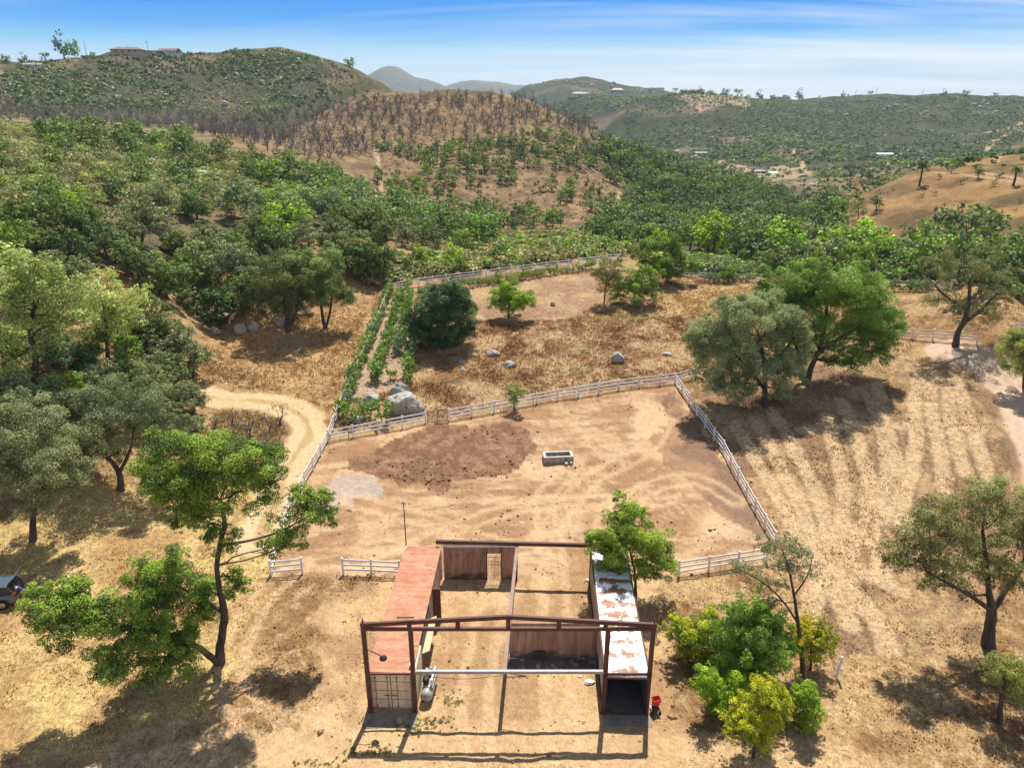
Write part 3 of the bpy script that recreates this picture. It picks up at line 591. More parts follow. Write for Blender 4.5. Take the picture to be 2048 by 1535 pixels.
# ------------------------------------------------------------------ trees seen singly
px_tree('oak_tree', (437, 1325), [[(437,1325,15),(443,1275,13),(449,1228,13),(440,1180,9),(434,1130,8),(441,1085,8),(449,1045,7),(440,1000,5)],
    [(436,1325,12),(405,1300,10,-1.0),(360,1275,8,-2.2),(290,1260,6,-3.2),(210,1255,5,-3.8)], [(447,1225,8),(400,1195,5,.2),(350,1170,4,.3)], [(440,1090,6),(500,1080,4,1.),(560,1062,3,2.2),(620,1030,2,2.6)]],
  [(330,935,48),(390,925,55),(455,930,58),(515,925,42),(350,990,46),(420,985,52),(490,985,44),(308,985,26),(300,935,24),(545,915,22),(400,1045,36),(440,1075,30),(370,1030,28),(535,960,22),
   (575,1062,36,2.4),(620,1015,36,2.6),(650,1035,24,2.8),(545,1090,26,2.2),(600,990,22,2.6),(640,1000,22,2.7),(590,1085,24,2.3),
   (325,1165,52,.4),(285,1150,36,.4),(375,1185,46,.2),(350,1125,28,.4),(475,1175,24,.2),(470,1150,18,.2),(400,1220,36,0),(300,1205,40,-.6),(420,1180,24,.2),
   (90,1210,36,-3.6),(145,1225,48,-3.6),(200,1262,46,-3.8),(125,1258,38,-3.6),(250,1245,46,-3.2),(262,1310,48,-3.8),(330,1295,46,-3.2),(300,1255,42,-3.2),(378,1285,38,-2.2),(225,1335,34,-4.2),(150,1188,24,-3.4),(310,1345,34,-4.0),(75,1195,22,-3.6),(195,1225,36,-3.4),(360,1325,30,-3)],
  'leaner', 'tall leaning oak with split trunk and low spreading side crown, casting the biggest shadow', size=0.17, dens=1.15, seed=11, grow=1.18, tips=(0.18,0.23,0.025), limb=0.42, sub=22, twigs=2)
px_tree('pepper_tree', (1272, 1192), [[(1272,1192,5),(1270,1150,4),(1262,1110,3.5),(1255,1075,2.5)], [(1271,1160,3.5),(1290,1125,3),(1310,1100,2)]],
  [(1245,1048,34),(1215,1085,34),(1258,1085,42),(1298,1080,36),(1225,1118,28),(1310,1115,32),(1328,1135,20),(1197,1080,18),(1265,1035,24),(1285,1135,24),(1240,1105,30),(1325,1105,20),(1300,1150,16)],
  'lime', 'round bright green tree overhanging the white container roof', size=0.15, dens=1.3, seed=12, grow=1.3, tips=(0.20,0.32,0.05))
px_tree('slim_tree', (1607, 1352), [[(1607,1352,8),(1603,1300,7),(1596,1245,6),(1588,1190,4.5),(1578,1140,3),(1565,1100,2)], [(1596,1245,4),(1560,1195,3),(1520,1160,2),(1480,1140,1.5)], [(1588,1190,3),(1615,1150,2),(1625,1110,1.3)]],
  [(1475,1138,16),(1505,1150,16),(1535,1170,14),(1530,1088,16),(1556,1092,20),(1585,1098,22),(1612,1115,22),(1600,1140,18),(1570,1135,18),(1545,1130,14),(1625,1145,12),(1560,1170,12),(1540,1205,12)],
  'grayoak', 'slim half bare tree rising out of the yellow green bushes', size=0.13, dens=0.75, seed=13, grow=1.3, sub=14, limb=0.5, twigs=6)
px_tree('bush', (1393, 1320), [[(1393,1320,4),(1392,1290,3),(1390,1270,2)]], [(1362,1255,26),(1398,1265,34),(1382,1290,28),(1420,1240,26),(1432,1275,26),(1350,1240,16)], 'lime', 'yellow green bush at the left edge of the bush clump beside the container', 'bush', size=0.13, dens=1.2, seed=14, tips=(0.30,0.30,0.015), limb=.6)
px_tree('bush', (1500, 1372), [[(1500,1372,5),(1498,1320,4),(1495,1270,3)]], [(1478,1232,32),(1518,1228,34),(1478,1282,42),(1530,1285,42),(1500,1325,38),(1450,1315,28),(1550,1310,28),(1455,1260,24),(1545,1250,26)], 'green', 'biggest and darkest green bush in the middle of the bush clump', 'bush', size=0.13, dens=1.25, seed=15, tips=(0.10,0.19,0.02), limb=.6)
px_tree('bush', (1622, 1340), [[(1622,1340,4),(1622,1310,3),(1622,1280,2)]], [(1618,1260,26),(1645,1262,24),(1592,1280,22),(1626,1300,22),(1600,1255,20),(1650,1280,18)], 'lime', 'orange tipped bush behind the slim tree, nearest the white marker post', 'bush', size=0.12, dens=1.1, seed=16, tips=(0.36,0.25,0.01), limb=.6)
px_tree('bush', (1448, 1425), [[(1448,1425,4),(1448,1395,3),(1448,1375,2)]], [(1440,1370,32),(1418,1350,24),(1480,1362,28),(1440,1402,22),(1410,1370,20)], 'lime', 'bright green bush low in front of the darkest bush', 'bush', size=0.12, dens=1.1, seed=17, tips=(0.26,0.30,0.015), limb=.6)
px_tree('bush', (1508, 1515), [[(1508,1515,4),(1508,1460,3),(1510,1420,2)]], [(1532,1388,34),(1500,1415,30),(1562,1400,22),(1492,1448,32),(1522,1462,26),(1468,1435,24),(1540,1420,24),(1550,1375,20)], 'yellow', 'yellowest bush, nearest the bottom edge, with golden shoot tips', 'bush', size=0.12, dens=1.0, seed=18, tips=(0.36,0.31,0.01), limb=.6)
px_tree('bush', (1613, 1462), [[(1613,1462,4),(1613,1430,3),(1613,1400,2)]], [(1615,1385,26),(1604,1415,28),(1626,1412,22),(1612,1440,20)], 'lime', 'small upright green bush standing apart below the marker post', 'bush', size=0.12, dens=1.2, seed=19, tips=(0.2,0.32,0.02), limb=.6)
px_tree('oak_tree', (1978, 1292), [[(1978,1292,20),(1980,1255,17),(1984,1225,16),(1978,1180,9),(1972,1120,7),(1965,1060,5)], [(1984,1222,9),(1940,1190,7,-.6),(1895,1165,5,-1),(1850,1140,3,-1)], [(1985,1220,10),(2012,1180,8,.3),(2045,1130,6,.5),(2060,1060,4,.5)], [(1975,1140,6),(1930,1090,4,1),(1890,1050,3,1)]],
  [(1830,1115,40),(1795,1100,30),(1848,1062,42),(1900,1030,46),(1958,1010,46),(2018,1000,42),(1900,1095,46),(1960,1075,46),(2020,1065,42),(1950,1140,38),(2000,1150,34),(2040,1145,32),(1880,1145,30),(1785,1125,20),(2062,1095,46),(2055,1030,38),(1920,1180,20),(1860,1165,22),(2085,1010,40),(2100,1080,40)],
  'olive', 'wide sparse oak with forked pale trunk beside the mown field at right', size=0.15, dens=0.8, seed=20, limb=.45, twigs=5, tips=(0.16,0.19,0.06))
px_tree('willow_tree', (2000, 1445), [[(2000,1445,8),(2003,1400,7),(2010,1350,5)], [(2003,1395,5),(2030,1360,4)]], [(2010,1345,34),(1990,1332,24),(2036,1370,30),(2045,1340,30),(1985,1350,18),(2060,1380,30),(2020,1385,20)], 'willow', 'small feathery tree in the bottom right corner', size=0.12, dens=0.9, seed=21)
px_tree('oak_tree', (1531, 812), [[(1531,812,9),(1530,770,8),(1528,730,7),(1520,680,5)], [(1531,780,6),(1500,740,5,1.0),(1460,700,4,1.5)], [(1528,740,6),(1570,700,5),(1590,670,3)]],
  [(1450,650,44),(1418,690,40),(1500,638,44),(1550,638,46),(1588,680,36),(1530,700,52),(1470,715,46),(1418,735,36),(1558,738,36),(1492,765,28),(1590,725,24),(1400,665,24),(1460,755,30),(1440,690,40),(1395,705,22),(1525,610,26),(1440,768,26),(1478,785,22),(1555,778,24),(1402,742,24),(1585,755,22),(1510,745,36),(1465,620,28),(1575,640,28)],
  'grayoak', 'grey green oak standing in front of the greener oak by the paddock corner', size=0.21, dens=0.95, seed=22, grow=1.22, tips=(0.15,0.18,0.08))
px_tree('oak_tree', (1612, 768), [[(1612,768,11),(1622,735,9),(1638,700,8),(1650,650,6),(1655,600,4)], [(1610,765,9),(1600,725,7,1),(1590,680,5,1)], [(1636,705,7),(1690,670,5),(1740,640,4)]],
  [(1560,585,46),(1620,565,50),(1688,572,50),(1738,602,46),(1650,630,54),(1712,648,50),(1600,640,42),(1768,658,34),(1690,695,36),(1778,690,20),(1560,625,36),(1720,552,28),(1640,685,32),(1620,545,26),(1530,590,24),(1760,620,30),(1800,660,16),(1745,690,24),(1600,700,28),(1660,715,28),(1705,722,26),(1755,712,22),(1680,610,46),(1600,600,40),(1740,650,40),(1640,600,40),(1790,640,20),(1560,655,30)],
  'green', 'largest broad green oak at the paddock corner, beside the mown field', size=0.21, dens=1.0, seed=23, grow=1.2, tips=(0.15,0.22,0.04))
px_tree('oak_tree', (1912, 690), [[(1912,690,10),(1916,665,9),(1930,640,8),(1938,600,6),(1940,560,4)], [(1926,646,7),(1962,620,5),(1990,590,3)], [(1935,620,5),(1895,595,4),(1870,570,3)]],
  [(1880,560,34),(1918,540,40),(1968,548,36),(1900,605,28),(1950,598,34),(2000,590,28),(1862,600,20),(1980,628,22),(1930,640,18),(1850,535,22),(1920,510,28),(1970,515,26),(2010,555,24),(1845,570,18)],
  'olive', 'thinly leafed oak with a leaning trunk behind the short fence at right', size=0.16, dens=0.5, seed=24, limb=.5, twigs=8, sub=14)
px_tree('willow_tree', (2052, 775), [[(2052,775,8),(2050,740,7),(2045,700,5)]], [(2040,698,34),(2030,722,28),(2060,680,36),(2050,735,26),(2075,710,36),(2025,695,18)], 'willow', 'feathery light green tree cut by the right edge above the dirt road', size=0.16, dens=1.1, seed=25)
px_tree('oak_tree', (892, 692), [[(892,692,8),(890,665,7),(888,630,5)]], [(888,598,36),(858,612,36),(918,610,36),(842,640,32),(880,648,42),(928,638,32),(905,582,26),(848,668,24),(915,668,28),(830,655,22),(880,680,24),(938,615,18),(868,585,20),(820,640,14),(860,680,20),(900,682,22),(935,660,20),(838,672,18),(890,640,36),(870,625,30),(910,595,28)],
  'dark', 'dense dark round oak beside the shrub rows inside the paddock', size=0.24, dens=1.3, seed=26, tips=(0.085,0.135,0.05))
px_tree('fruit_tree', (1017, 637), [[(1017,637,3.5),(1017,620,3),(1018,600,2)], [(1017,618,2),(1000,602,1.5)]], [(1000,590,22),(1030,588,25),(1050,603,20),(988,604,15),(1018,608,22),(1014,576,16),(1035,608,18),(1060,600,12)],
  'lime', 'small bright green fruit tree with neat round crown in the open paddock', size=0.24, dens=1.4, seed=27, tips=(0.16,0.27,0.02))
px_tree('oak_tree', (1270, 608), [[(1270,608,4),(1270,590,3),(1272,565,2)]], [(1268,562,24),(1298,562,26),(1244,576,20),(1310,582,18),(1272,582,24),(1290,546,18),(1235,590,14)], 'green', 'green tree with a dead twiggy neighbour at the back of the paddock', size=0.26, dens=1.2, seed=28)
px_tree('oak_tree', (1208, 606), [[(1208,606,2.5),(1210,585,2),(1214,555,1.5)]], [(1210,545,20),(1226,558,18),(1196,580,9),(1230,535,14),(1214,570,14),(1198,548,12)], 'olive', 'dark sparse tree beside the green tree at the back of the paddock', size=0.22, dens=0.7, seed=29, twigs=5)
px_tree('oak_tree', (1335, 566), [[(1335,566,4),(1335,545,3.5),(1336,520,2.5)]], [(1320,508,32),(1350,518,32),(1372,528,22),(1330,538,28),(1300,530,22),(1282,502,22),(1345,490,22),(1390,535,14)], 'green', 'broad green tree at the back fence between the paddock and creek', size=0.28, dens=1.3, seed=30)
px_tree('oak_tree', (65, 1080), [[(65,1080,11),(66,1040,9),(68,1000,8),(64,950,6)], [(67,1000,6),(100,960,4)], [(66,990,6),(30,950,4)]],
  [(50,900,52),(100,930,54),(30,968,44),(122,978,36),(80,852,54),(0,905,54),(62,995,34),(-40,950,50),(20,850,46),(150,945,30)], 'grayoak', 'grey green oak at the left edge with its trunk in the dry grass', size=0.2, dens=0.95, seed=31, grow=1.25)
px_tree('oak_tree', (242, 978), [[(242,978,10),(238,945,9),(225,925,7),(205,905,6)], [(238,945,7),(260,900,5),(270,850,4)]],
  [(200,858,52),(260,848,50),(312,832,44),(170,908,34),(150,835,48),(332,868,34),(240,895,32),(280,800,36),(210,800,40),(360,850,24)], 'grayoak', 'grey green oak left of the curved track, its trunk bent to the left', size=0.2, dens=0.85, seed=32, grow=1.25)
px_tree('sycamore_tree', (70, 770), [[(70,770,10),(72,720,9),(60,660,7),(70,610,5)], [(70,690,7),(20,720,5),(-20,735,4)], [(66,670,6),(130,620,4)]],
  [(40,575,44),(90,560,40),(130,590,40),(30,630,46),(90,630,46),(150,640,34),(10,680,36),(70,690,30),(-10,600,40),(120,660,28),(60,540,28)], 'syc', 'pale yellow green sycamore with big leaves and a white limb at left', size=0.34, dens=0.8, seed=33, grow=1.2, limb=.5)
px_tree('sycamore_tree', (215, 740), [[(215,740,7),(215,690,6),(210,630,4)]], [(200,590,36),(240,610,36),(180,625,32),(230,650,30),(270,590,26),(215,560,26),(260,640,24)], 'syc', 'pale sycamore with mixed dark gaps right of the white limbed sycamore', size=0.32, dens=0.75, seed=34)
px_tree('oak_tree', (576, 664), [[(576,664,7),(574,635,6),(566,600,5)], [(576,655,5),(590,630,4),(596,600,3)]], [(560,560,44),(600,575,36),(530,590,36),(570,600,36),(520,560,30),(590,545,32),(545,620,24),(610,605,22),(560,525,30)], 'oak', 'oak with two forked stems at the edge of the wood above the dry slope', size=0.26, dens=1.1, seed=35, tips=(0.12,0.17,0.05))
px_tree('oak_tree', (650, 657), [[(650,657,5),(644,625,5),(642,590,4)], [(652,655,4),(660,625,3.5),(664,590,3)]], [(640,560,40),(675,575,32),(610,560,34),(650,595,30),(660,535,32),(690,590,22),(630,525,28),(700,600,14)], 'oak', 'twin stemmed oak standing nearest the paddock fence on the dry slope', size=0.26, dens=1.1, seed=36, tips=(0.12,0.17,0.05))
# willowy sapling inside the crossing fence, lone shrub by the fence
px_tree('sapling', (1028, 822), [[(1028,822,2),(1028,800,1.6),(1028,785,1)]], [(1028,778,14),(1020,788,11),(1038,786,11),(1028,800,10)], 'willow', 'single feathery sapling growing against the crossing fence', 'sapling', size=0.16, dens=1.1, seed=37, limb=.5)
# ------------------------------------------------------------------ woods, orchards, scrub
def arch(name, seed, pal, R=4.0, Hc=3.3, n=24, size=0.31, dens=1.0, tips=None, trunk_h=None, flat=0.95, base=0.30, twigs=1, stems=1, limb=.45, sub=15):
    """one tree of a kind, crown radius R, crown centre height Hc"""
    rng = np.random.default_rng(seed); K = []
    for i in range(n):
        d = rng.normal(size=3); d /= np.linalg.norm(d); d[2] = max(d[2], -.62); q = d*np.array([R, R, R*flat])*0.69*(0.70+0.38*rng.random())
        r = R*(0.30+0.16*rng.random()); K.append((q[0], q[1], Hc+q[2], r, r, r*0.85))
    T = []
    for s_ in range(stems):
        a = rng.uniform(0, 6.28); o = 0.5*(stems > 1)
        T.append([(0,0,-0.4,R*0.06),(0.3*math.cos(a)+o*math.cos(a),0.3*math.sin(a)+o*math.sin(a),Hc*0.4,R*0.045),(0.6*math.cos(a)*(1+o),0.6*math.sin(a)*(1+o),Hc,R*0.028)])
    return tree_meshes(name, T, K, size, dens, pal, rng, limb, twigs, sub, tips, sides=6)
def joined(name, tm, cm, trunk_mat=None):
    """trunk and crown in one mesh, for trees too small in the picture to show parts"""
    me = bpy.data.meshes.new(name); bm = bmesh.new(); bm.from_mesh(cm); k = len(bm.faces); bm.from_mesh(tm); bm.faces.ensure_lookup_table()
    for f_ in bm.faces[k:]: f_.material_index = 1
    bm.to_mesh(me); bm.free(); me.materials.append(LEAF); me.materials.append(trunk_mat or BARK); return me
def put(name, meshes, P, s, rz, label, cat, group, parts=True, sz=None):
    if parts:
        t = thing(name, label, cat, P, rz, group); t.scale = (s, s, sz or s)
        for n_, m_ in zip(('trunk', 'crown'), meshes): link(n_, m_, t)
    else:
        t = link(name, meshes); t.location = P; t.rotation_euler = (0, 0, rz); t.scale = (s, s, sz or s); tag(t, label, cat, group)
    return t
def by_crown(cx, cy, rpx, k=0.78):
    """ground point under a crown seen at pixel cx,cy with radius rpx; crown centre is k radii above ground"""
    h = 4.0
    for _ in range(5):
        P = ground(cx, cy, h)[0]; R = rpx*depth_of((P[0], P[1], P[2]+h))/FPX; h = k*R
    return P, R
TAKEN = []
def free(x, y, d): return all((x-a)**2+(y-b)**2 > (d+c)**2 for a, b, c in TAKEN)
def poisson(poly_px, d, n_try, rng, r_rng=None, excl=()):
    P = poly_xy(poly_px); lo = P.min(0); hi = P.max(0); out = []; cell = {}
    q = rng.uniform(lo, hi, (n_try, 2)); k = inside(q[:,0], q[:,1], P)
    for e in excl: k &= ~inside(q[:,0], q[:,1], e)
    for x, y in q[k].tolist():
        dd = d; i, j = int(x//dd), int(y//dd); ok = True
        for a in range(i-2, i+3):
            for b in range(j-2, j+3):
                for (u, v) in cell.get((a, b), ()):
                    if (u-x)**2+(v-y)**2 < dd*dd: ok = False
        if ok: cell.setdefault((i, j), []).append((x, y)); out.append((x, y))
    return out
OAKS = [arch('oak', 101, 'oak', tips=(0.12,0.17,0.05)), arch('oak', 102, 'oak', n=18, flat=0.9, tips=(0.11,0.16,0.05)), arch('oak', 103, 'grayoak', n=13, stems=2)]
GOAK = [arch('gray_oak', 105, 'grayoak', size=0.28, dens=.9), arch('gray_oak', 106, 'grayoak', n=17, size=0.28, dens=.9, flat=.9)]
DOAK = [arch('dark_oak', 107, 'dark', n=14, tips=(0.07,0.12,0.03)), arch('dark_oak', 108, 'dark', n=16, flat=1.0)]
BRI = [arch('green_tree', 110, 'green', n=14, tips=(0.14,0.22,0.03)), arch('green_tree', 111, 'bright', n=14, flat=.9)]
SYC = [arch('pale_tree', 112, 'syc', n=13, size=0.4, dens=.8)]
r_ = np.random.default_rng(55)
WOOD = [ # cx, cy, radius px, kind, label
 (100,700,52,GOAK,None),(180,690,46,OAKS,None),(20,690,50,BRI,None),(250,760,52,OAKS,None),(330,740,50,GOAK,None),(140,850,58,GOAK,None),(300,830,50,GOAK,None),(380,800,40,GOAK,'grey green oak whose crown touches the curved track'),(380,860,36,GOAK,'low grey green oak beside the twiggy bushes'),(-30,800,60,GOAK,None),(230,640,44,BRI,None),(60,640,44,OAKS,None),
 (340,690,58,GOAK,'grey green oak at the tip of the wood beside the curved track'),(300,640,62,OAKS,'oak behind the wood tip, above the grey green crowns'),(380,720,46,OAKS,'small oak at the edge of the wood where the track leaves it'),
 (130,770,44,BRI,None),(40,745,40,SYC,'pale lime coloured tree among grey oaks at the left edge'),(90,820,70,GOAK,None),(30,800,60,GOAK,None),(200,770,56,GOAK,None),(280,760,54,GOAK,None),(330,790,40,GOAK,None),
 (480,590,52,OAKS,None),(430,620,48,DOAK,None),(740,520,52,OAKS,'round oak nearest the upper end of the paddock fence'),(690,500,46,OAKS,None),(620,480,50,OAKS,None),(550,490,52,OAKS,None),(470,510,54,OAKS,None),(400,540,52,OAKS,None),
 (330,560,52,OAKS,None),(270,520,52,OAKS,None),(210,480,48,DOAK,None),(60,490,44,OAKS,None),(20,540,44,BRI,None),(150,405,38,BRI,'bright green topped oak on the scrub slope at left'),(95,405,36,DOAK,'dark oak beside the bright green one on the scrub slope'),(20,470,38,BRI,None),
 (390,600,40,OAKS,None),(160,720,40,DOAK,None),(250,700,40,BRI,None),(420,470,36,OAKS,None),(350,490,36,OAKS,None),(520,440,34,OAKS,None),(600,430,34,OAKS,None),(680,440,36,OAKS,None),(760,470,34,OAKS,None),(820,470,30,OAKS,None)]
for i, (cx, cy_p, rp, kind, lab) in enumerate(WOOD):
    P, R = by_crown(cx, cy_p, rp); m_ = kind[i % len(kind)]
    fam = 'grey green' if kind is GOAK else 'dark green' if kind is DOAK else 'bright green' if kind is BRI else 'mid green'
    put('oak_tree', m_, P, R/4.0, r_.uniform(0, 6.28), lab or f'{fam} oak crowded into the wood left of the paddock', 'tree', 'trees of the wood left of the paddock'); TAKEN.append((P[0], P[1], R*0.75))
NT = 0
for (x, y) in poisson([(-60,560),(0,500),(200,440),(450,430),(700,462),(815,492),(785,555),(690,560),(640,610),(540,640),(440,640),(410,700),(400,760),(280,830),(0,860),(-100,800)], 6.0, 3000, r_):
    s = r_.uniform(0.75, 1.25)
    if not free(x, y, s*1.6): continue
    k = r_.choice(5, p=[.5,.2,.12,.12,.06]); kind = [OAKS, GOAK, DOAK, BRI, SYC][k]; m_ = kind[r_.integers(len(kind))]
    put('oak_tree', m_, (x, y, float(height(x, y))), s, r_.uniform(0, 6.28), ['mid green','grey green','dark green','bright green','pale lime'][k]+' oak crowded into the wood left of the paddock', 'tree', 'trees of the wood left of the paddock'); NT += 1
print('wood trees', NT)
# --- small-in-picture kinds
SM = [joined('bushy_tree', *arch('bushy_tree', 120+i, p, R=3.6, Hc=3.7, n=11, size=0.52, dens=.9, twigs=0, sub=11, tips=t_, limb=.4)) for i, (p, t_) in enumerate((('oak',(0.11,0.17,0.05)),('dark',(0.07,0.12,0.03)),('green',(0.12,0.19,0.03)),('grayoak',None),('oak',None)))]
LIME = [joined('lime_tree', *arch('lime_tree', 130+i, 'bright', R=3.6, Hc=3.9, n=12, size=0.5, dens=.9, twigs=0, sub=11, tips=(0.22,0.33,0.03))) for i in range(2)]
AVO = [joined('orchard_tree', *arch('orchard_tree', 135+i, p, R=2.2, Hc=2.3, n=9, size=0.42, dens=1.0, twigs=0, sub=11, flat=1.05)) for i, p in enumerate(('dark','green','oak'))]
DRAW = [(540,338),(640,352),(720,382),(745,410),(800,410),(840,425),(900,440),(985,470),(980,492),(860,500),(760,470),(640,440),(560,400),(500,365)]
CREEK = [(800,540),(880,520),(1000,506),(1180,500),(1250,496),(1400,500),(1560,500),(1690,502),(1900,505),(2060,495),(2060,560),(1960,600),(1850,555),(1700,552),(1540,545),(1400,520),(1300,490),(1240,505),(1100,512),(950,535),(800,555)]
FLANK = [(1190,300),(1290,310),(1400,355),(1520,385),(1640,430),(1680,470),(1600,495),(1400,495),(1250,490),(1180,470),(1230,430),(1280,380),(1230,330)]
SLOPEW = [(100,268),(260,274),(420,302),(520,330),(600,346),(560,362),(420,345),(300,315),(100,300)]
def wood_small(poly, d, tries, label, group, pal_p, smin=.7, smax=1.35, cap=400, lime=0.0, excl=()):
    n = 0
    for (x, y) in poisson(poly, d, tries, r_, excl=excl):
        s = r_.uniform(smin, smax)*((.5 if x < 34 else .75 if x > 85 else 1) if 'creek' in label else 1)
        if not free(x, y, s*1.5) or n >= cap: continue
        if r_.random() < lime: put('lime_tree', LIME[r_.integers(2)], (x, y, float(height(x, y))-.2), s, r_.uniform(0, 6.28), 'vivid lime green tree in the creek wood behind the paddock', 'tree', 'lime trees in the creek wood', False)
        else:
            k = r_.choice(5, p=pal_p); put('bushy_tree', SM[k], (x, y, float(height(x, y))-.2), s, r_.uniform(0, 6.28), ['mid green','dark green','fresh green','grey green','dull green'][k]+' '+label, 'tree', group, False, sz=s*r_.uniform(.8, 1.1))
        n += 1
    print(group, n); return n
PADD = poly_xy([(660,880),(780,572),(990,540),(1240,512),(1420,550),(1760,562),(1900,600),(1800,650),(1385,740)])
wood_small(CREEK, 6.2, 5000, 'tree in the creek wood behind the white back fence', 'trees of the creek wood', [.3,.15,.3,.15,.1], .8, 1.5, 200, lime=0.10, excl=(PADD,))
def merged_trees(name, meshes, spots, label, cat):
    src = []; Vs = []; Fs = []; Ks = []; Ms = []; b0 = 0
    for m_ in meshes:
        v = np.zeros(len(m_.vertices)*3, np.float32); m_.vertices.foreach_get('co', v); f = np.zeros(len(m_.polygons)*4, np.int32); m_.loops.foreach_get('vertex_index', f); k = np.zeros(len(m_.vertices)*4, np.float32); m_.attributes['col'].data.foreach_get('color', k); i = np.zeros(len(m_.polygons), np.int32); m_.polygons.foreach_get('material_index', i); src.append((v.reshape(-1, 3), f.reshape(-1, 4), k.reshape(-1, 4)[:, :3], i))
    for x, y, s_, q in spots:
        v, f, k, i = src[q]; a_ = r_.uniform(0, 6.28); c_, n_ = math.cos(a_), math.sin(a_); Vs.append(np.stack([v[:,0]*c_-v[:,1]*n_, v[:,0]*n_+v[:,1]*c_, v[:,2]*r_.uniform(.8, 1.1)], 1)*s_+np.array([x, y, float(height(x, y))-.2])); Fs.append(f+b0); b0 += len(v); Ks.append(k*r_.uniform(.75, 1.2)); Ms.append(i)
    me = mesh_np(name, np.concatenate(Vs), np.concatenate(Fs), np.concatenate(Ks)); me.materials.append(LEAF); me.materials.append(BARK); me.polygons.foreach_set('material_index', np.concatenate(Ms)); tag(link(name, me), label, cat, None, 'stuff')
merged_trees('flank_wood', SM, [(x, y, r_.uniform(.7, 1.3), int(r_.choice(5, p=[.3,.2,.2,.15,.15]))) for x, y in poisson(FLANK, 4.6, 7000, r_)], 'wood reading as one mass on the flank right of the orchard hill', 'wood')
wood_small(DRAW, 4.6, 6000, 'tree in the draw between the scrub slope and the orchard hill', 'trees in the draw below the orchard', [.3,.2,.3,.1,.1], .75, 1.25, 200)
wood_small(SLOPEW, 7.0, 2000, 'tree along the top of the scrub slope at left', 'trees along the top of the scrub slope', [.3,.3,.2,.1,.1], .8, 1.2, 45)
wood_small([(-60,330),(60,300),(300,330),(480,380),(640,430),(560,440),(420,420),(200,430),(0,460)], 11, 800, 'tree dotted over the scrub slope at left', 'trees dotted over the scrub slope', [.3,.3,.2,.1,.1], .45, .9, 60)
# lime and palm accents of the creek
for cx, cy_p, rp, kind, lab in ((1445,478,24,0,'tallest lime tree in the creek wood'),(1320,478,26,2,'broad green tree just left of the tall lime tree'),(1460,540,24,2,'round green tree touching the back fence, right of centre'),(1530,520,26,0,'dark round tree by the back fence left of the big oak'),(1600,530,30,2,'green tree behind the big corner oak'),(1660,520,30,2,'green tree behind the right part of the big corner oak'),(1850,460,28,2,'lime topped tree below the brown knoll'),(1790,500,34,2,'broad tree below the brown knoll'),(1750,500,34,1,'dark tree below the brown knoll'),(1900,488,24,0,'dark tree right of the lime topped tree under the knoll'),(1970,498,24,0,'tree under the knoll near the right boulders'),(920,520,28,2,'round green bush tree right behind the back fence'),
   (1720,420,17,0,'left round tree of three at the foot of the knoll'),(1685,405,15,1,'dark tree of three at the foot of the knoll'),(1757,400,20,1,'largest dark tree standing on the brown knoll')):
    P, R = by_crown(cx, cy_p, rp, 1.05); m_ = LIME[0] if 'lime' in lab else SM[kind]; put('lime_tree' if 'lime' in lab else 'bushy_tree', m_, P, R/3.6, r_.uniform(0, 6.28), lab, 'tree', None, False); TAKEN.append((P[0], P[1], R*.6))
# --- orchard: rows of young trees below, dead bare trees along the crest
def dead_mesh(seed, H=6.0):
    rng = np.random.default_rng(seed); L = []
    def grow(p, d, ln, r, lev):
        k = 4; P = [p]; dd = d
        for _ in range(k): dd = dd+rng.normal(size=3)*0.22; dd /= np.linalg.norm(dd); P.append(P[-1]+dd*ln/k)
        L.append((np.array(P), np.linspace(r, r*0.55, k+1)))
        if lev < 3:
            for _ in range(3 if lev < 2 else 2):
                q = P[rng.integers(2, k+1)]; nd = dd*0.7+rng.normal(size=3)*0.6; nd[2] = abs(nd[2])*0.7+0.25; nd /= np.linalg.norm(nd); grow(q, nd, ln*rng.uniform(.55,.8), r*0.55, lev+1)
    grow(np.array([0,0,-.3]), np.array([0.05,0,1.]), H*0.36, 0.15, 0)
    for _ in range(2): grow(np.array([rng.normal()*.1,rng.normal()*.1,-.2]), np.array([rng.normal()*.4,rng.normal()*.4,1.]), H*0.32, 0.11, 1)
    V, F = np_tubes(L, 4); me = mesh_np('bare_tree', V, F, None, True); me.materials.append(DEADBARK); return me
DEAD = [dead_mesh(s) for s in range(5)]
nd = 0; ng = 0
OX = poly_xy([(740,315),(560,315),(450,285),(380,266),(480,240),(560,222),(800,196),(1060,200),(1190,262),(1280,306),(1200,300),(960,285),(740,285)])
GX = poly_xy([(640,290),(760,285),(960,290),(1200,296),(1270,325),(1260,415),(1180,450),(1000,470),(850,430),(760,380),(700,320)])
lo = np.minimum(OX.min(0), GX.min(0)); hi = np.maximum(OX.max(0), GX.max(0))
